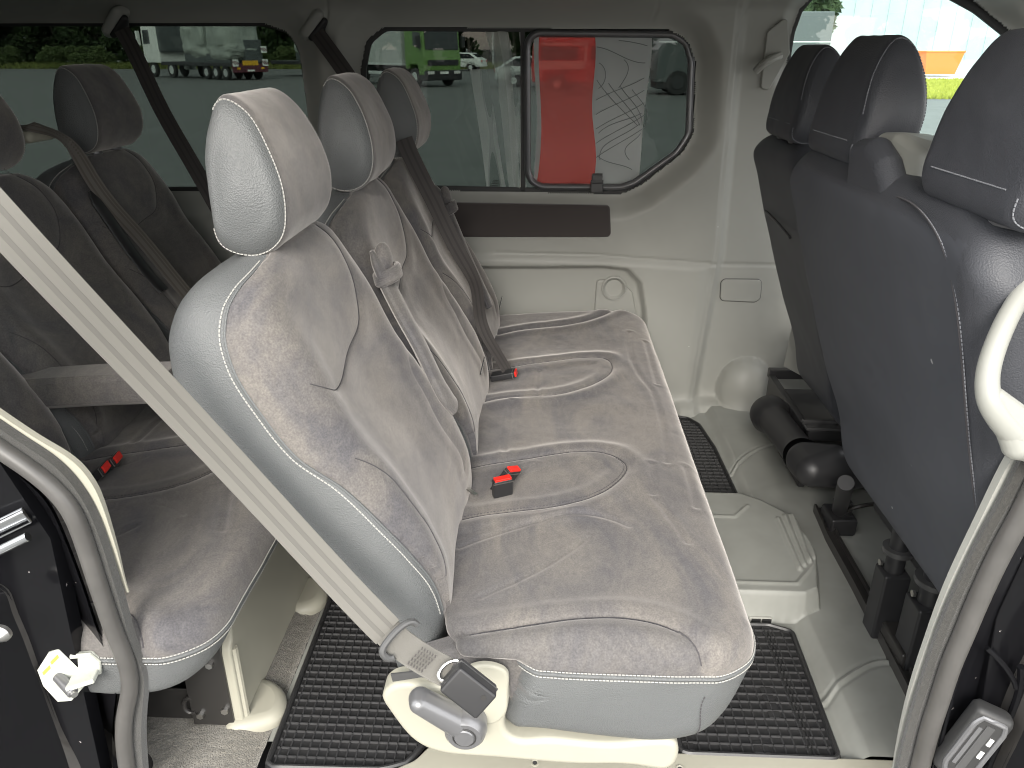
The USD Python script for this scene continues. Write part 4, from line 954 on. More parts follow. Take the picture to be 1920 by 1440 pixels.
for k in range(6):
    for j in range(5):
        s0 = c0 + unit(q[2] - q[1]) * (.0045 * (k - 2.5)) + sdv * (.0068 * (j - 2))
        obj('cross_stitch', tube(np.array([s0 - sdv * .0022 + tocam(s0) * .003, s0 + sdv * .0022 + unit(q[2] - q[1]) * .002 + tocam(s0) * .003]), .0010, 5), 'belt_dark', b)
tg = dep(845, 1258, 1.108)
obj('tongue', tube(np.array([tg + sdv * (.018 * math.cos(a)) + unit(q[3] - q[2]) * (.013 * math.sin(a)) for a in np.linspace(0, 6.283, 25)[:-1]]), .003, 8, True), 'steel', b)
bc = thing('belt_buckle', 'dark grey plastic end buckle on the bench side, below the cream belt', 'buckle')
a0, a1 = dep(848, 1275, 1.085), dep(908, 1322, 1.09)
axb = unit(a1 - a0); nb = unit(np.array([-.15, -1, .45])); sb = unit(np.cross(axb, nb)); nb = np.cross(sb, axb)
cb = (a0 + a1) / 2 + nb * -.012
obj('housing', obox(cb, axb, sb, nb, .034, .0235, .017, .004), 'black_plastic', bc)
obj('slot', obox(cb - axb * .0335, axb, sb, nb, .0012, .019, .005), 'rubber', bc)
obj('seam', obox(cb - nb * .004, axb, sb, nb, .0345, .0240, .0012), 'dark_plastic', bc)
obj('screw', cyl(cb + axb * .020 - sb * .010 + nb * .0165, cb + axb * .020 - sb * .010 + nb * .0176, .004, 14), 'steel_black', bc)
# far-side belts hanging from the wall
def pod(u, v, name_label):
    c = at(u, v, y=W - .03)
    m = hull_of([(c + (-.030, .02, -.030), .020), (c + (.030, .02, .030), .022), (c + (-.020, -.010, -.026), .016), (c + (.026, -.012, .026), .018)], 3)
    o = obj('belt_anchor', m, 'trim_grey', van, smooth=60, label=name_label)
    obj('anchor_slot', hull_of([(c + (-.002, -.004, -.040), .012), (c + (.045, -.004, .008), .012), (c + (.03, .01, -.02), .016)], 2), 'black_plastic', o, smooth=60)
pod(211, 40, 'upper belt anchor pod on the rear side pillar'); pod(584, 45, 'upper belt anchor pod on the pillar between the windows')
pts = [at(228, 55, y=2.73), at(262, 120, y=2.70), at(300, 200, y=2.66), at(345, 280, y=2.60), at(392, 362, y=2.55), at(430, 430, y=2.52)]
belt('dark seat belt hanging from the wall across the rear side window', pts, [tocam(p) for p in pts], .050, 'belt_dark', 'belt_dark_stripe')
pts = [at(594, 62, y=2.73), at(622, 100, y=2.70), at(652, 142, y=2.67), at(690, 200, y=2.63), at(735, 270, y=2.60)]
belt('short dark seat belt from the pillar, going down behind the second headrest', pts, [tocam(p) for p in pts], .052, 'belt_dark', 'belt_dark_stripe')
# belt of the middle bench, from the joint of the backs to its buckle
pts = [onto_back(740, 285) + (.02, .04, .03), onto_back(760, 318) + (.035, 0, 0), onto_back(790, 385) + (.042, 0, 0), onto_back(830, 470) + (.046, 0, 0), onto_back(862, 530) + (.045, 0, 0), at(905, 612, y=2.09), at(935, 668, y=2.08), at(952, 697, y=2.075)]
belt('dark brown seat belt buckled between the second and third places of the middle bench', pts, [(.2, -1, .1), (.2, -1, .1), (.25, -1, .1), (.4, -1, .2), (.8, -1, .4), (1, -.9, .6), (1, -.7, .7), (1, -.5, .8)], .048, 'belt_dark', 'belt_dark_stripe')
# belt of the rear bench
pts = [at(40, 236, y=2.05), at(62, 238, y=2.02)] + [onto_back(u, v, -.91) + (.030, 0, 0) for u, v in ((100, 262), (150, 330), (190, 385), (240, 440), (290, 500), (345, 565))]
belt('brown striped seat belt lying over the rear bench backrest', pts, [(.5, -.4, 1), (.6, -.5, 1), (1, -.9, .8), (1, -.9, .5), (1, -.9, .4), (1, -.9, .4), (1, -.9, .4), (1, -.9, .4)], .042, 'belt_brown', 'belt_brown_stripe', stripes=(-.013, -.004, .013))
g0 = onto_back(70, 252, -.91)
obj('belt_outlet', hull_of([(g0 + (-.05, -.05, .0), .018), (g0 + (-.05, .05, .0), .018), (g0 + (.0, -.04, -.004), .014), (g0 + (.0, .05, -.004), .014)], 3), 'trim_cream', rear, smooth=60, label='cream plastic belt outlet on top of the rear backrest')
sl = np.array([onto_back(u, v, -.91) + (.012, 0, 0) for u, v in ((160, 358), (200, 415), (245, 480), (300, 545))])
obj('belt_slot', sweep(smooth_path(sl, 30), circ(.026, 12, .010), up=(1, 0, .3), scale=np.interp(np.linspace(0, 1, 30), [0, .1, 1], [.3, 1, 1])), 'black_plastic', rear, smooth=60)

# ------------------------------------------------------------------ door opening: pillars, seals, painted frame
def strip(name, A, B, matl, parent, n=80, smooth=True, bulge=0.0, **k):
    """a surface between two edge curves"""
    A, B = smooth_path(A, n), smooth_path(B, n)
    rows = []
    for s in np.linspace(0, 1, 9):
        c = A * (1 - s) + B * s
        if bulge: c = c + np.array([0, -1, 0]) * bulge * 4 * s * (1 - s)
        rows.append(c)
    V = np.vstack(rows); F = grid(9, n)
    V2 = V + (0, .006, 0)
    m = T(np.vstack([V, V2]), np.vstack([F, F[:, ::-1] + len(V)]))
    return obj(name, m, matl, parent, smooth=smooth, **k)
def curve(l, y): return ats(l, y=y)
# left: cream trim lip, flocked seal lip, tubular seal, painted pillar
lt = [(-160, 690), (-60, 742), (0, 783), (40, 810), (85, 838), (130, 866), (165, 905), (185, 945), (205, 1000), (218, 1040), (228, 1075), (240, 1110)]
obj('door_trim_lip', sweep(smooth_path(curve(lt, .965), 80), [(-.010, -.006), (.010, -.006), (.010, .006), (-.010, .006)], up=(0, -1, 0), scale=np.interp(np.linspace(0, 1, 80), [0, .6, 1], [1, .9, .2])), 'trim_cream', van)
lf = [(-160, 715), (-60, 770), (0, 808), (45, 838), (90, 868), (128, 905), (160, 955), (182, 1010), (200, 1065), (222, 1140), (245, 1215), (262, 1262), (262, 1300), (258, 1360), (262, 1440), (264, 1500)]
obj('door_seal_lip', sweep(smooth_path(curve(lf, .952), 110), [(-.013, -.006), (.012, -.006), (.013, .004), (.004, .009), (-.010, .008)], up=(0, -1, 0)), 'seal_flock', van)
lt2 = [(-160, 745), (-60, 800), (0, 842), (50, 876), (95, 912), (128, 950), (152, 1000), (172, 1060), (195, 1130), (220, 1200), (240, 1255), (243, 1290), (236, 1330), (232, 1380), (238, 1440), (242, 1500)]
obj('door_seal', tube(smooth_path(curve(lt2, .935), 130), .0135, 14), 'seal_rubber', van, label='grey rubber door seal on the rear edge of the opening')
c0 = curve([(-160, 770), (-60, 825), (0, 866), (45, 900), (85, 940), (112, 990), (140, 1060), (168, 1140), (195, 1215), (215, 1262), (217, 1300), (212, 1350), (212, 1440), (215, 1500)], .955)
c1 = curve([(-220, 900), (-120, 920), (-30, 960), (20, 1010), (50, 1055), (85, 1090), (112, 1135), (132, 1185), (140, 1215), (150, 1270), (170, 1330), (200, 1370), (222, 1385), (225, 1500)], 1.02)
strip('pillar_recess', c0, c1, 'black_paint', van)
c2 = curve([(-300, 1000), (-200, 1030), (-90, 1060), (-40, 1085), (-12, 1098), (2, 1105), (20, 1140), (38, 1185), (55, 1230), (72, 1275), (92, 1330), (112, 1385), (130, 1440), (145, 1500)], .930)
strip('pillar_flange', c1, c2, 'dust_reflection_paint', van, bulge=.008)
c3 = curve([(-420, 1000), (-300, 1040), (-200, 1080), (-140, 1110), (-120, 1130), (-110, 1150), (-100, 1180), (-90, 1220), (-80, 1265), (-60, 1310), (-40, 1360), (-20, 1400), (0, 1450), (10, 1500)], .86)
strip('outer_pillar_skin', c2, c3, 'black_paint', van)
# pressed ribs in the flange
for l in ([(60, 1195), (78, 1180), (100, 1182), (108, 1200), (98, 1230), (88, 1262)], [(112, 1140), (124, 1180), (128, 1200)]):
    obj('pressed_rib', tube(smooth_path(curve(l, .962), 30), .004, 8), 'dust_reflection_paint', van)
# chrome catch at the upper left
h0, h1 = at(-60, 1045, y=.90), at(52, 990, y=.915)
obj('chrome_rail', [obox((h0 + h1) / 2 + (0, .008, .018), h1 - h0, (0, -.5, 1), np.cross(unit(h1 - h0), unit((0, -.5, 1))), np.linalg.norm(h1 - h0) / 2, .016, .006, .003)], 'chrome', van)
obj('chrome_rail', tube(np.array([h0 + (0, -.004, -.012), h1 + (0, -.004, -.012)]), .007, 12), 'chrome', van)
# lock striker
s0 = at(122, 1262, y=.935)
sx_, sz_, sn = unit((.95, .3, .18)), unit((-.25, .1, 1)), None
sn = unit(np.cross(sx_, sz_)); sn = -sn if sn[1] > 0 else sn
st_ = thing('lock_striker', 'pale primed steel door lock striker bolted to the black pillar', 'striker')
def S(a, b, c): return s0 + sx_ * a + sz_ * b + sn * c
pl = [(-.036, .020), (-.010, .044), (.018, .047), (.022, .030), (.052, .022), (.060, .004), (.052, -.018), (.018, -.034), (-.008, -.052), (-.028, -.046), (-.038, -.010)]
obj('plate', plate(pl, .006, S(0, 0, -.004), sx_, np.cross(sn, sx_), .002), 'primer', st_)
obj('raised_edge', tube(np.array([S(a * .93, b * .93, .004) for a, b in pl[3:7]]), .0042, 8), 'primer', st_)
obj('pin', cyl(S(-.012, -.002, 0), S(.016, -.020, .036), .0088, 18, bev=.0015), 'gunmetal', st_)
obj('pin_tip', cyl(S(.016, -.020, .036), S(.019, -.0215, .040), .0055, 18), 'steel', st_)
obj('pin_bracket', obox(S(.030, -.010, .018), sn, sx_, np.cross(sn, sx_), .020, .022, .004, .002), 'primer', st_)
for a, b in ((-.022, .016), (-.004, .030)): obj('paint_mark', obox(S(a, b, .0025), sx_ + sz_ * .6, np.cross(sn, sx_), sn, .008, .0028, .0008), 'yellow_mark', st_)
bl = at(3, 1188, y=.87)
obj('skin_bolt', lathe(bl + (0, .004, 0), bl + (0, -.012, 0), [(0, 0), (.014, 0), (.014, .4), (.009, .8), (.005, 1), (0, 1)], 16), 'steel', van)
# right: the same build-up
rt = [(1935, 820), (1905, 860), (1880, 905), (1855, 955), (1830, 1005), (1805, 1055), (1782, 1105), (1760, 1160), (1740, 1215), (1722, 1265), (1705, 1320), (1690, 1380), (1678, 1440), (1668, 1500)]
obj('door_trim_lip', sweep(smooth_path(curve(rt, .985), 90), [(-.009, -.006), (.009, -.006), (.009, .006), (-.009, .006)], up=(0, -1, 0), scale=np.interp(np.linspace(0, 1, 90), [0, .55, 1], [1.3, .9, .25])), 'trim_grey', van)
rf = [(1990, 790), (1950, 830), (1918, 885), (1890, 940), (1860, 995), (1832, 1050), (1806, 1105), (1782, 1160), (1760, 1220), (1742, 1275), (1724, 1330), (1708, 1390), (1696, 1440), (1688, 1500)]
obj('door_seal_lip', sweep(smooth_path(curve(rf, .965), 90), [(-.013, -.006), (.012, -.006), (.013, .004), (.004, .009), (-.010, .008)], up=(0, -1, 0)), 'seal_flock', van)
rs = [(2030, 790), (1985, 840), (1945, 905), (1915, 965), (1885, 1020), (1855, 1080), (1828, 1140), (1805, 1195), (1782, 1250), (1764, 1305), (1746, 1360), (1730, 1420), (1718, 1470), (1712, 1500)]
obj('door_seal', tube(smooth_path(curve(rs, .945), 110), .0145, 14), 'seal_rubber', van, label='grey rubber door seal on the front edge of the opening')
d0 = curve([(2050, 800), (2005, 850), (1965, 920), (1935, 975), (1905, 1030), (1876, 1090), (1848, 1150), (1825, 1205), (1802, 1260), (1784, 1315), (1766, 1370), (1750, 1430), (1738, 1480), (1732, 1510)], .965)
d1 = curve([(2160, 880), (2110, 930), (2060, 980), (2030, 1020), (1995, 1060), (1960, 1110), (1925, 1160), (1895, 1210), (1870, 1260), (1850, 1310), (1832, 1370), (1815, 1430), (1800, 1480), (1795, 1510)], 1.0)
strip('front_pillar_recess', d0, d1, 'black_paint', van)
d2 = curve([(2300, 1000), (2240, 1040), (2180, 1080), (2130, 1110), (2090, 1140), (2050, 1170), (2010, 1205), (1975, 1250), (1950, 1300), (1930, 1345), (1905, 1400), (1880, 1450), (1865, 1490), (1860, 1520)], .915)
strip('front_pillar_flange', d1, d2, 'dust_reflection_paint', van, bulge=-.008)
d3 = curve([(2420, 1100), (2360, 1140), (2300, 1180), (2250, 1210), (2210, 1240), (2170, 1270), (2130, 1305), (2090, 1350), (2060, 1400), (2040, 1445), (2010, 1500), (1990, 1550), (1980, 1590), (1975, 1620)], .86)
strip('front_pillar_skin', d2, d3, 'black_paint', van)
for l, r_ in (([(1818, 1205), (1800, 1255), (1786, 1300), (1775, 1345), (1762, 1400), (1755, 1440)], .0035), ([(1850, 1215), (1880, 1245), (1900, 1275), (1905, 1290)], .004), ([(1915, 1250), (1910, 1300), (1885, 1365), (1860, 1420), (1850, 1450)], .006)):
    obj('pressed_rib', tube(smooth_path(curve(l, .945), 40), r_, 8), 'black_paint', van)
# rubber contact block with slots
c = at(1822, 1388, y=.930)
axv = unit(at(1858, 1345, y=.93) - at(1775, 1450, y=.93)); nv = unit((-.25, -1, .15)); sv = unit(np.cross(axv, nv)); nv = np.cross(sv, axv)
kb = obj('contact_block', obox(c, axv, sv, nv, .070, .030, .018, .010), 'rubber', van, label='black rubber door contact block with slots')
obj('block_ring', tube(np.array([c + nv * .017 + axv * (.058 * s * (1 if abs(math.cos(a)) > .7 else 1)) * math.copysign(min(1, abs(1.25 * math.cos(a))), math.cos(a)) + sv * (.022 * math.copysign(min(1, abs(1.25 * math.sin(a))), math.sin(a))) for a, s in [(a, 1) for a in np.linspace(0, 6.283, 41)[:-1]]]), .0042, 8, True), 'gunmetal', kb)
obj('block_slot', obox(c + nv * .0175, axv, sv, nv, .048, .006, .002), 'dark_plastic', kb)
obj('block_slot', obox(c + nv * .0175 - sv * .012, axv, sv, nv, .040, .003, .002), 'gunmetal', kb)
for k in (.022, -.006): obj('block_contact', obox(c + nv * .019 + axv * k + sv * .012, axv, sv, nv, .007, .0028, .001), 'white_print', kb)
# grab handle
gp = [dep(1990, 455, 1.02), dep(1938, 520, 1.0), dep(1898, 580, .99), dep(1866, 650, .985), dep(1852, 705, .985), dep(1856, 752, .985), dep(1880, 792, .99), dep(1915, 830, 1.0), dep(1965, 860, 1.02)]
gh = obj('grab_handle', sweep(smooth_path(gp, 70), circ(.0125, 16, .012), up=(0, -1, 0), scale=np.interp(np.linspace(0, 1, 70), [0, .1, .25, .6, .78, 1], [1.1, .95, 1.0, 1.15, 1.3, 1.4])), 'trim_pale', van, smooth=True, label='pale grey curved grab handle on the front door pillar')
obj('handle_cap', hull_of([(dep(1866, 745, .985), .013), (dep(1905, 838, 1.0), .017), (dep(1962, 845, 1.02), .018), (dep(1940, 800, 1.0), .014)], 3), 'trim_pale', gh, smooth=60)
# near-side walls beyond the opening (they shade the cabin)
obj('rear_quarter_panel', plate([(-2.5, -.4), (-.80, -.4), (-.76, .30), (-.74, .62), (-.80, .80), (-1.0, .90), (-1.0, 1.42), (-2.5, 1.42)], .03, (0, .97, 0), (1, 0, 0), (0, 0, 1), .002, holes=[[(-2.3, .92), (-1.15, .92), (-1.15, 1.36), (-2.3, 1.36)]]), 'black_paint', van)
obj('rear_quarter_window', box(-2.32, -1.13, .955, .959, .90, 1.38), 'tinted_glass', van)
obj('front_door_panel', plate([(.80, -.4), (1.85, -.4), (1.85, .86), (.74, .86), (.70, .5)], .03, (0, 1.0, 0), (1, 0, 0), (0, 0, 1), .002), 'black_paint', van)
obj('front_pillar_post', box(.72, .80, .90, .985, .86, 1.50, .01), 'trim_grey', van)
# ------------------------------------------------------------------ the yard outside
GZ = -.55
def disc(name, z, mat_, R, hole=None, **k):
    n = 48; a = np.arange(n) / n * 2 * math.pi
    V = np.vstack([[[0, 0, z]], np.column_stack([R * np.cos(a), R * np.sin(a), np.full(n, z)])]); j = np.arange(n)
    return obj(name, T(V, np.stack([np.zeros(n, int), 1 + j, 1 + (j + 1) % n], 1)), mat_, None, smooth=False, **k)
disc('ground', GZ, 'asphalt', 900, kind='structure')
look('paint_white', (0.62, 0.63, 0.60), 0.35); look('paint_green', (0.12, 0.22, 0.06), 0.35); look('paint_red', (0.42, 0.03, 0.03), 0.35)
look('paint_silver', (0.45, 0.47, 0.46), 0.4); look('tarp', (0.33, 0.36, 0.32), 0.7, col2=(0.20, 0.22, 0.20), vscale=1.6); look('tarp_dark', (0.07, 0.08, 0.08), 0.7)
look('lorry_box', (0.36, 0.38, 0.36), 0.5); look('sign_yellow', (0.65, 0.36, 0.02), 0.5); look('orange', (0.7, 0.18, 0.03), 0.5); look('chassis', (0.02, 0.02, 0.022), 0.6); look('hall_wall', (0.34, 0.39, 0.40), 0.6, col2=(0.30, 0.35, 0.36), vscale=.4)
look('tyre', (0.018, 0.018, 0.018), 0.8); look('maroon', (0.09, 0.02, 0.03), 0.5); look('lamp_clear', (0.6, 0.6, 0.58), 0.15); look('pole_grey', (0.35, 0.36, 0.36), 0.5)
def gp(u, v): return at(u, v, z=GZ)
def wheel(root, x, y, r, w=.24, rim='paint_silver'):
    s = 1 if y > 0 else -1
    o = obj('wheel', lathe((x, y - s * w, r), (x, y, r), [(0, 0), (r * .9, 0), (r, .15), (r, .85), (r * .92, 1), (r * .6, 1), (r * .58, .9), (0, .9)], 24), 'tyre', root)
    obj('rim', lathe((x, y - s * .02, r), (x, y + s * .004, r), [(0, 0), (r * .56, .1), (r * .5, .9), (r * .2, .6), (r * .16, 1), (0, 1)], 20), rim, o)
    return o
def body(profile, w, r=.05, inset=0): return round_extrude(resample(np.asarray(profile, float), 120, True), -w / 2, w / 2, r, 4, 3)
def side_glass(root, poly, w, name='window', m='car_glass'):
    for s in (-1, 1): obj(name, plate(poly, .012, (0, s * (w / 2 - .004), 0), (1, 0, 0), (0, 0, 1), .003) if s < 0 else mirror_y(plate(poly, .012, (0, -(w / 2 - .004), 0), (1, 0, 0), (0, 0, 1), .003)), m, root)
def mirror_y(m): v = m.vertices.copy(); v[:, 1] *= -1; return T(v, m.faces[:, ::-1])
def heading(d): return math.degrees(math.atan2(d[1], d[0]))

# green box lorry facing the van
c = gp(832, 163)
lo = thing('box_lorry', 'bright green lorry with a grey box body, facing the van across the yard', 'lorry', c, heading((.68, -.73)))
obj('cab', body([(0, .55), (.02, 1.3), (-.06, 1.75), (-.14, 2.75), (-.35, 2.95), (-1.75, 2.95), (-1.75, .85), (-1.5, .85), (-1.35, 1.05), (-.65, 1.05), (-.5, .55)], 2.3, .08), 'paint_green', lo)
obj('windscreen', obox((-.085, 0, 2.22), (0, 1, 0), (-.09, 0, 1), (1, 0, .09), 1.02, .46, .02, .01), 'car_glass', lo)
side_glass(lo, [(-.30, 1.75), (-.28, 2.55), (-.95, 2.6), (-.95, 1.95), (-.6, 1.9)], 2.3)
obj('grille', box(-.05, .045, -.95, .95, 1.02, 1.28, .02), 'chassis', lo); obj('bumper', box(-.45, .10, -1.14, 1.14, .32, .80, .05), 'chassis', lo)
for s in (-1, 1):
    obj('headlight', box(.06, .115, s * .82 - .20, s * .82 + .20, .62, .76, .01), 'lamp_clear', lo)
    obj('mirror', box(-.25, -.05, s * 1.38 - .10, s * 1.38 + .10, 1.85, 2.40, .03), 'chassis', lo)
obj('number_plate', box(.10, .118, -.26, .26, .62, .74), 'white_print', lo); obj('wiper', box(-.07, -.03, -.6, .5, 1.76, 1.79), 'chassis', lo)
obj('box_body', box(-8.2, -1.95, -1.22, 1.22, 1.10, 3.6, .03), 'lorry_box', lo); obj('body_rail', box(-8.2, -1.95, -1.24, 1.24, 1.00, 1.12, .02), 'paint_silver', lo)
for k, (x, z, n) in enumerate(((-3.6, 2.55, 6), (-3.3, 2.2, 3))):
    for i in range(n): obj('faded_print', box(x + .2 * i, x + .2 * i + .14, -1.226, -1.219, z, z + .2), 'paint_silver' if False else 'pole_grey', lo)
obj('chassis_frame', box(-8.0, -.4, -.45, .45, .55, .95), 'chassis', lo); obj('side_guard', box(-5.4, -2.1, -1.18, -1.12, .55, .70), 'paint_silver', lo); obj('fuel_tank', box(-3.3, -2.2, -1.1, -.5, .45, .92, .06), 'chassis', lo)
for x in (-1.0, -6.2):
    for s in (-1, 1): wheel(lo, x, s * 1.12, .46)

# lorry with wrapped machinery seen from behind
def low_loader(label, loc, hd, cab, group=None):
    t = thing('low_loader', label, 'lorry', loc, hd)
    obj('deck', box(0, 8.5, -1.25, 1.25, .78, 1.0, .02), 'chassis', t); obj('rear_board', box(-.08, .02, -1.25, 1.25, .45, .95, .02), 'maroon', t)
    obj('warning_plate', box(-.10, -.085, -.55, .55, .85, 1.12), 'sign_yellow', t); obj('number_plate', box(-.10, -.085, -.26, .26, .50, .60), 'white_print', t)
    for s, z in ((-1, 1.0), (1, 1.0), (-1, 1.75)):
        o = obj('chevron_board', box(-.12, -.10, s * 1.05 - .20, s * 1.05 + .20, z - .2, z + .2), 'white_print', t)
        for k in (-1, 0, 1): obj('chevron_stripe', obox((-.125, s * 1.05 + .13 * k, z), (0, 1, .9), (0, -.9, 1), (1, 0, 0), .16, .025, .004), 'maroon', o)
    for s in (-1, 1): obj('tail_lamp', box(-.10, -.08, s * .85 - .12, s * .85 + .12, .62, .74), 'sign_yellow', t)
    for x in (.9, 2.0, 3.1):
        for s in (-1, 1): wheel(t, x, s * 1.22, .42, rim='pole_grey')
    for k, (x, z, r) in enumerate(((1.6, 2.45, (1.5, 1.15, 1.35)), (4.4, 2.5, (1.7, 1.15, 1.4)))):
        m = trimesh.creation.icosphere(4); v = m.vertices; v = np.sign(v) * np.abs(v) ** .45
        v = v * r + (x, 0, z); n_ = unit_rows(v - (x, 0, z)); f_ = meshkit.fbm(v * (.9, .9, 2.2), 4, 5 + k) - .5
        v = v + n_ * (f_ * .55)[:, None]; obj('wrapped_load', T(v, m.faces), 'tarp', t, smooth=25, label='machine wrapped in pale grey sheeting')
    obj('machine_base', [box(.6, 5.8, -1.0, 1.0, .98, 1.5, .03)], 'tarp_dark', t)
    obj('machine_part', box(2.9, 3.3, -1.24, -.8, 1.0, 2.9, .03), 'tarp_dark', t); obj('machine_part', box(-.0, .5, -1.0, .2, 1.0, 2.3, .03), 'tarp_dark', t)
    if cab:
        obj('cab', body([(8.6, .9), (10.7, .9), (10.75, 2.0), (10.6, 3.5), (10.3, 3.75), (8.6, 3.75)], 2.45, .08), 'paint_white', t); obj('fairing', box(8.3, 8.62, -1.2, 1.2, 1.6, 3.9, .03), 'tarp_dark', t)
        side_glass(t, [(9.6, 2.1), (10.5, 2.1), (10.4, 2.95), (9.6, 2.95)], 2.45)
        for s in (-1, 1): obj('mirror', box(10.5, 10.7, s * 1.5 - .12, s * 1.5 + .12, 2.0, 2.9, .03), 'paint_white', t); wheel(t, 9.8, s * 1.2, .5); wheel(t, 7.4, s * 1.2, .5)
        obj('tank', box(8.4, 9.2, -1.22, -.7, .45, .9, .05), 'paint_silver', t)
    return t
hd = heading((-.80, .60))
low_loader('white-cabbed low-loader lorry carrying sheeted machines, seen from behind through the rear side window', gp(472, 150), hd, True)
low_loader('second low-loader trailer with a sheeted load, right of the white-cabbed lorry', gp(585, 149) + (2.6, 3, 0), hd, False)
# cars
def car(label, loc, hd, paint, L=4.3, w=1.75):
    t = thing('parked_car', label, 'car', loc, hd)
    obj('car_shell', body([(0, .35), (-.02, .62), (.10, .80), (.9, .95), (1.55, 1.42), (2.2, 1.48), (3.3, 1.44), (4.0, 1.02), (4.28, .92), (4.3, .35), (3.75, .33), (3.62, .58), (3.3, .64), (3.0, .58), (2.86, .3), (1.36, .3), (1.22, .58), (.9, .64), (.6, .58), (.46, .33)], w, .12), paint, t)
    side_glass(t, [(1.15, .98), (1.62, 1.36), (2.2, 1.40), (2.2, .99)], w + .0); side_glass(t, [(2.28, .99), (2.28, 1.40), (3.2, 1.36), (3.75, 1.02)], w)
    obj('rear_window', obox((3.66, 0, 1.22), (0, 1, 0), (-.75, 0, .5), (.5, 0, .75), .6, .25, .03, .01), 'car_glass', t); obj('windscreen', obox((1.20, 0, 1.2), (0, 1, 0), (.65, 0, .5), (-.5, 0, .65), .6, .3, .03, .01), 'car_glass', t)
    for x in (.9, 3.3):
        for s in (-1, 1): wheel(t, x, s * (w / 2 - .02), .31, .2)
    for s in (-1, 1): obj('tail_lamp', box(4.2, 4.305, s * .66 - .14, s * .66 + .14, .72, .88, .02), 'paint_red', t); obj('headlight', box(.01, .12, s * .62 - .17, s * .62 + .17, .62, .74, .02), 'lamp_clear', t)
    return t
car('small white hatchback parked behind the green lorry', gp(862, 133) + (-2.0, 1, 0), heading((-1, .25)) + 180, 'paint_white')
car('silver white car parked right of the green lorry, half behind the window frame', gp(905, 163) + (5.0, 0, 0), heading((1, -.15)) + 180, 'paint_silver')
# red and white minibus
t = thing('parked_minibus', 'red minibus with a white band, seen through the sliding pane', 'van', gp(1012, 170) + (-.35, 0, 0), heading((1, .05)))
obj('bus_shell', body([(0, .4), (-.05, 1.0), (.05, 2.1), (.25, 2.25), (3.5, 2.25), (4.1, 2.0), (4.6, 1.35), (5.2, 1.12), (5.3, .4), (4.75, .38), (4.6, .68), (4.3, .76), (4.0, .68), (3.85, .35), (1.55, .35), (1.4, .68), (1.1, .76), (.8, .68), (.65, .38)], 1.95, .12), 'paint_red', t)
obj('white_band', [box(.1, 2.35, -.985, -.97, .95, 1.30), box(2.30, 2.42, -.985, -.97, 1.30, 2.0), box(.1, 2.42, -.985, -.97, 1.95, 2.06)], 'paint_white', t, label='white band along the red side')
side_glass(t, [(.35, 1.36), (.35, 1.90), (2.0, 1.90), (2.0, 1.36)], 1.96); side_glass(t, [(2.6, 1.36), (2.6, 1.90), (3.3, 1.90), (3.3, 1.36)], 1.96); side_glass(t, [(3.45, 1.36), (3.45, 1.9), (3.8, 1.9), (4.25, 1.36)], 1.96)
for x in (1.1, 4.3):
    for s in (-1, 1): wheel(t, x, s * .95, .34)
# dark lorry flank beyond the front edge of the sliding pane
t = thing('dark_lorry', 'dark lorry flank with a big wheel, at the front edge of the sliding pane', 'lorry', gp(1222, 176), heading((1, .0)))
obj('side_body', box(0, 7, -1.2, 1.2, .5, 3.2, .05), 'tarp_dark', t); obj('under_run', box(.05, 7, -1.1, 1.1, .25, .55, .03), 'chassis', t)
for x in (.9, 5.4):
    for s in (-1, 1): wheel(t, x, s * 1.22, .5, rim='chassis')
obj('rail', box(0, 7, -1.215, -1.19, 2.05, 2.10), 'paint_silver', t)
# lamp post
t = thing('lamp_post', 'thin grey lamp post standing beyond the white hatchback', 'post', gp(893, 131) + (1, 8, 0)); obj('shaft', cyl((0, 0, 0), (0, 0, 7), .09, 12, .06), 'pole_grey', t); obj('lamp_head', box(-.1, .9, -.12, .12, 7.0, 7.12, .03), 'pole_grey', t)
# thin sheets added just inside the panes to build the images in the glass
def hang(name, px_cols, y, mat_, parent, amp=.010, freq=40, n=60, m_=40, ph=0, **k):
    """sheet between a left and a right edge (pixel lists), gently billowed"""
    L, R = smooth_path(ats(px_cols[0], y=y), n), smooth_path(ats(px_cols[1], y=y), n)
    s = np.linspace(0, 1, m_)[:, None, None]; V = L[None] * (1 - s) + R[None] * s
    V = V.copy(); V[..., 1] += amp * np.sin(V[..., 0] * freq + ph + V[..., 2] * 5) + amp * .6 * np.sin(V[..., 2] * 17 + ph)
    V = V.reshape(-1, 3); F = grid(m_, n)
    return obj(name, T(np.vstack([V, V + (0, .0012, 0)]), np.vstack([F, F[:, ::-1] + len(V)])), mat_, parent, smooth=True, **k)
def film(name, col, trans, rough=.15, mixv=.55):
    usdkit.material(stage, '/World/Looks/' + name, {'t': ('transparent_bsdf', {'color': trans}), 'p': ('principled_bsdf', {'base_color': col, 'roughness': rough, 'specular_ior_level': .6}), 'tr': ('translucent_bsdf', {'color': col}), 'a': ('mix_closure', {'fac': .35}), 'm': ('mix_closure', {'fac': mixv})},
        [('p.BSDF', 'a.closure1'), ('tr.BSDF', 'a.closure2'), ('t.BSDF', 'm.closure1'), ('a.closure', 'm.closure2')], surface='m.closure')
film('red_film', (0.72, 0.25, 0.22), (0.97, 0.42, 0.40), .15, .27); film('white_film', (0.50, 0.52, 0.51), (0.8, 0.8, 0.8), .3, .9); film('streak_film', (0.55, 0.57, 0.54), (0.95, 0.95, 0.95), .5, .16)
SY = GY - .010
sh = thing('plastic_sheet', 'glossy red and white sheet added for the image in the sliding pane', 'sheet')  # added sheet, stands for the red and white image in the pane
hang('red_panel', ([(1012, 55), (1010, 110), (1014, 200), (1012, 300), (1005, 350)], [(1113, 55), (1116, 120), (1110, 200), (1116, 270), (1108, 350)]), SY, 'red_film', sh, .004, 30, ph=1)
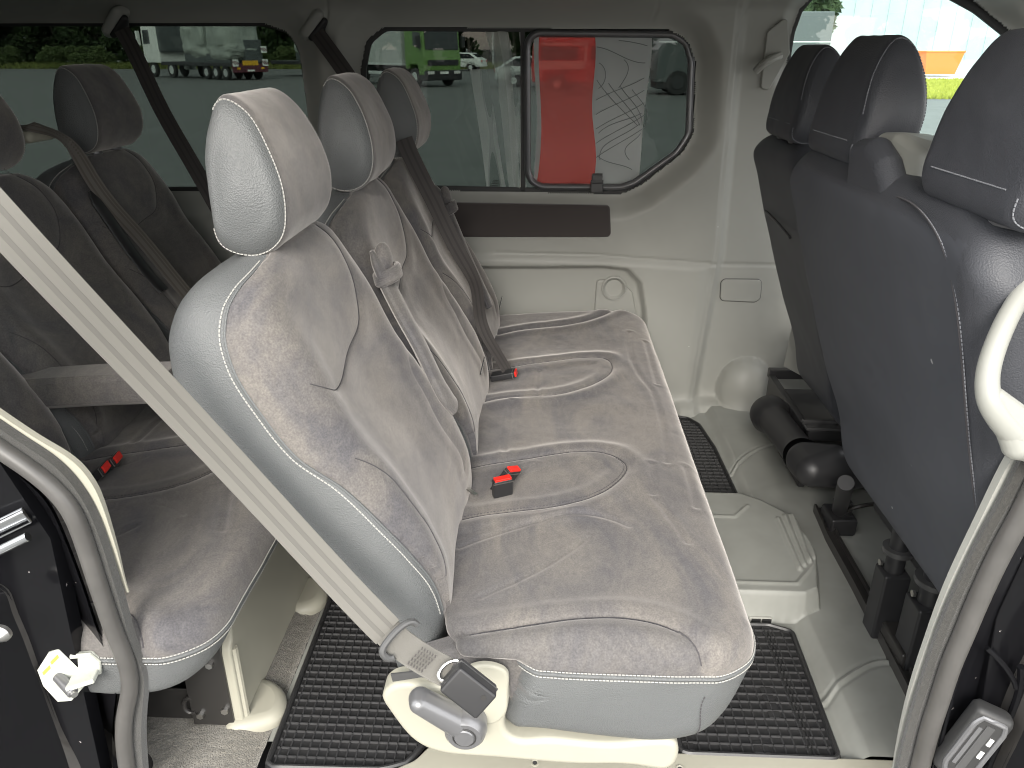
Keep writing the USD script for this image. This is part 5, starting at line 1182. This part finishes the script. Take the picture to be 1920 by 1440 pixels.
hang('white_panel', ([(1113, 55), (1116, 120), (1110, 200), (1116, 270), (1108, 350)], [(1222, 55), (1216, 150), (1209, 200), (1202, 280), (1196, 350)]), SY, 'white_film', sh, .004, 34, ph=1)
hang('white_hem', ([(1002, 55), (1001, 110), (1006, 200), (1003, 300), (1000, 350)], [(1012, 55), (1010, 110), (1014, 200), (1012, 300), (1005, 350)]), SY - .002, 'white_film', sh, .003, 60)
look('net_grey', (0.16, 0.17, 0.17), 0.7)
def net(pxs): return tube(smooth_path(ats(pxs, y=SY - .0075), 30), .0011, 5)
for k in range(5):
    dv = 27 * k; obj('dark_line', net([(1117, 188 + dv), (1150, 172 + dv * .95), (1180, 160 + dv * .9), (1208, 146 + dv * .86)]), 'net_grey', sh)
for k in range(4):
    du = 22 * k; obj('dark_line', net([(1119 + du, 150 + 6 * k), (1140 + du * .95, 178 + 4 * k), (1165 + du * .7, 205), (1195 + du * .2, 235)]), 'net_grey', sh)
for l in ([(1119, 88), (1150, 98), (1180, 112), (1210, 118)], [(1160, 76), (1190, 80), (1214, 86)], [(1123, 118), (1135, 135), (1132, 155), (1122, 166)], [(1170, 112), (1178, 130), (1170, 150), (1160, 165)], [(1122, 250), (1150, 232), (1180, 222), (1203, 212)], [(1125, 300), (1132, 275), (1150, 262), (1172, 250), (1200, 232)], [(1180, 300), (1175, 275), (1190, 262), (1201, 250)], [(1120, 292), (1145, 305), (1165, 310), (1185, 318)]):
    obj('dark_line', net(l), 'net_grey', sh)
sc = thing('sheer_curtain', 'sheer pale grey film added as reflection streaks on the fixed middle pane', 'reflection_film')  # added film, built in place of pale reflection streaks in the glass
hang('fold', ([(905, 45), (925, 120), (940, 220), (958, 380)], [(950, 45), (962, 120), (975, 220), (990, 380)]), GY - .006, 'streak_film', sc, .004, 90)
hang('fold', ([(930, 45), (945, 130), (955, 240), (966, 380)], [(947, 45), (958, 130), (968, 240), (978, 380)]), GY - .008, 'streak_film', sc, .003, 120)
hang('fold', ([(880, 130), (892, 200), (905, 290), (915, 380)], [(912, 130), (925, 200), (938, 290), (955, 380)]), GY - .004, 'streak_film', sc, .003, 80)
# verge and trees at the far side of the yard
def leaf_cloud(blobs, n, s, seed):
    r = np.random.default_rng(seed); w_ = np.array([b[1] ** 2 for b in blobs]); k = r.choice(len(blobs), n, p=w_ / w_.sum())
    d = unit_rows(r.normal(size=(n, 3))); rad = np.array([blobs[i][1] for i in k]) * (.62 + .42 * r.random(n) ** .6)
    c = np.array([blobs[i][0] for i in k]) + d * rad[:, None] * (1, 1, .85)
    a, b = unit_rows(r.normal(size=(n, 3))), r.normal(size=(n, 3)); b = unit_rows(np.cross(a, b)); z = s * (.6 + .8 * r.random((n, 1)))
    V = np.stack([c - a * z - b * z * .2, c + b * z * .6, c + a * z, c - b * z * .6], 1).reshape(-1, 3); i = np.arange(n)[:, None] * 4
    return T(V, np.vstack([i + (0, 1, 2), i + (0, 2, 3)]))
def tree(label, group, loc, h, seed, leaf, n=5200):
    r = np.random.default_rng(seed); t = thing('leafy_tree', label, 'tree', loc, 0, group)
    pts = [(0, 0, 0), (.1, .05, h * .3), (.0, .15, h * .6), (.1, .1, h * .85)]
    limbs = [tube(smooth_path(pts, 14), .16 * h / 8, 8, scale=np.linspace(1, .3, 14))]
    blobs = []
    for k in range(17):
        a, z = r.random() * 6.283, h * (.12 + .8 * r.random()); q = h * (.12 + .22 * r.random()) * (1.15 - z / h * .6); c = np.array([q * math.cos(a), q * math.sin(a), z]); blobs.append((c, h * (.10 + .09 * r.random())))
        limbs.append(tube(np.array([(0, 0, max(.2, z - h * .18)), c * (.6, .6, 1) - (0, 0, h * .05), c]), .035 * h / 8, 5))
    obj('trunk', limbs, 'bark', t); obj('crown', leaf_cloud(blobs, n, .030 * h, seed), leaf, t, smooth=False)
    return t
g1 = 'dark trees along the far edge of the yard'
protos = [tree('dark leafy tree in the row at the far edge of the yard', g1, (-62, 88, GZ), 10, 1, 'leaf_dark'), tree('dark leafy tree in the row at the far edge of the yard', g1, (-55, 91, GZ), 11, 2, 'leaf_dark'), tree('dark leafy tree in the row at the far edge of the yard', g1, (-48, 87, GZ), 9.5, 3, 'leaf_dark')]
r = np.random.default_rng(5); k = 0
for row in range(3):
    for x in np.arange(-92, 30, 5.6):
        if -66 < x < -44 and row == 0: continue
        k += 1; copy(protos[k % 3], (x + r.normal() * 1.2, 89 + row * 6 + r.normal() * 1.2 + (x < -66) * (-.15) * (x + 66) * 0, GZ), r.random() * 360)
g2 = 'low bushes on the verge'
bproto = None
for x in np.arange(-78, -8, 3.1):
    loc = (x + r.normal() * .6, 80.5 + r.normal() * .8, GZ)
    if bproto is None:
        bproto = thing('roadside_bush', 'light green bush on the grass verge before the dark trees', 'bush', loc, 0, g2)
        obj('foliage', leaf_cloud([((0, 0, .9), .9), ((1.0, .2, .7), .8), ((-1.0, .1, .8), .8), ((.3, -.4, 1.4), .7), ((-.5, .4, 1.5), .6)], 2600, .12, 9), 'leaf_light', bproto, smooth=False); obj('stem', [cyl((0, 0, 0), (a_ * .8, 0, .8), .05, 6) for a_ in (-1, 0, 1)], 'bark', bproto)
    else: copy(bproto, loc, r.random() * 360)
def grass_patch(name, poly, n, h, leaf, seed, label=None):
    r = np.random.default_rng(seed); P = Polygon(poly); x0, y0, x1, y1 = P.bounds; p = np.column_stack([r.uniform(x0, x1, n * 2), r.uniform(y0, y1, n * 2)]); p = p[shapely.contains_xy(P, p[:, 0], p[:, 1])][:n]
    a = r.random(len(p)) * 6.283; hh = h * (.5 + r.random(len(p))); w_ = .05 + .04 * r.random(len(p)); d = np.column_stack([np.cos(a), np.sin(a)]) * w_[:, None]; ln = r.normal(size=(len(p), 2)) * h * .3
    z = np.full((len(p), 1), GZ); V = np.stack([np.hstack([p - d, z]), np.hstack([p + d, z]), np.hstack([p + ln, z + hh[:, None]])], 1).reshape(-1, 3)
    return obj(name, T(V, np.arange(len(V)).reshape(-1, 3)), leaf, None, smooth=False, label=label, cat='grass', kind='stuff')
def sheet(name, poly, z, mat_, **k):
    m = trimesh.creation.triangulate_polygon(Polygon(poly), engine='earcut'); V = np.column_stack([m[0], np.full(len(m[0]), z)]); Fx = m[1]
    n_ = np.cross(V[Fx[0, 1]] - V[Fx[0, 0]], V[Fx[0, 2]] - V[Fx[0, 0]]); return obj(name, T(V, Fx if n_[2] > 0 else Fx[:, ::-1]), mat_, None, smooth=False, **k)
sheet('verge', [(-110, 77), (60, 79), (60, 120), (-110, 120)], GZ + .004, 'verge_soil', kind='structure')
grass_patch('verge_grass', [(-95, 77), (10, 78), (10, 86), (-95, 86)], 26000, .45, 'grass', 3, 'long green grass on the verge at the far side of the yard')
# seen through the front door window: pale hall, pale road, yellow-green grass
vp = [at(1440, 186, z=GZ), at(2100, 186, z=GZ), at(2100, 152, z=GZ), at(1440, 152, z=GZ)]
sheet('roadside_strip', [q[:2] for q in vp], GZ + .006, 'verge_soil', kind='structure')
grass_patch('roadside_grass', [q[:2] for q in vp], 30000, .16, 'grass_yellow', 4, 'bright yellow-green grass strip seen through the front door window')
look('pale_road', (0.42, 0.43, 0.42), 0.8, col2=(0.38, 0.39, 0.38), vscale=2.0)
vp = [at(1440, 152, z=GZ), at(2100, 152, z=GZ), at(2160, 118, z=GZ), at(1430, 118, z=GZ)]
sheet('road', [q[:2] for q in vp], GZ + .005, 'pale_road', kind='structure')
hl = thing('storage_hall', 'long pale corrugated hall seen through the front door window', 'building', (20, 104, GZ))
obj('wall', box(0, 95, 0, 30, 0, 13, .1), 'hall_wall', hl)
for k in range(48): obj('wall_rib', box(2 * k + .4, 2 * k + .55, -.10, 0, .6, 12.6), 'hall_wall', hl)
obj('plinth', box(0, 95, -.16, 0, 0, .55), 'pole_grey', hl); obj('roof_edge', box(-.3, 95.3, -.5, 30.3, 13, 13.5, .05), 'pole_grey', hl)
for x in (14, 34, 54): obj('door', box(x, x + 5, -.14, 0, 0, 5.2, .02), 'pole_grey', hl)
oc = at(1758, 112, y=60); t = thing('orange_skip', 'small orange container standing on the pale road beyond the grass', 'container', (oc[0], 60, GZ)); obj('bin', hullpts([(-1.0, -.8, .15), (1.0, -.8, .15), (1.0, .8, .15), (-1.0, .8, .15), (-1.3, -1, 1.6), (1.3, -1, 1.6), (1.3, 1, 1.6), (-1.3, 1, 1.6)]), 'orange', t); obj('rim', sweep(np.array([(-1.3, -1, 1.6), (1.3, -1, 1.6), (1.3, 1, 1.6), (-1.3, 1, 1.6)]), circ(.06, 8), up=(0, 0, 1), closed=True), 'orange', t)
# the near side of the yard, behind the photographer: an unseen tree row added to darken reflections
for i, x in enumerate(np.arange(-80, 81, 8.0)): copy(protos[i % 3], (x + r.normal(), -72 + r.normal() * 2, GZ), r.random() * 360, label='unseen leafy tree added far behind the photographer to darken reflections', group='unseen trees added behind the photographer')
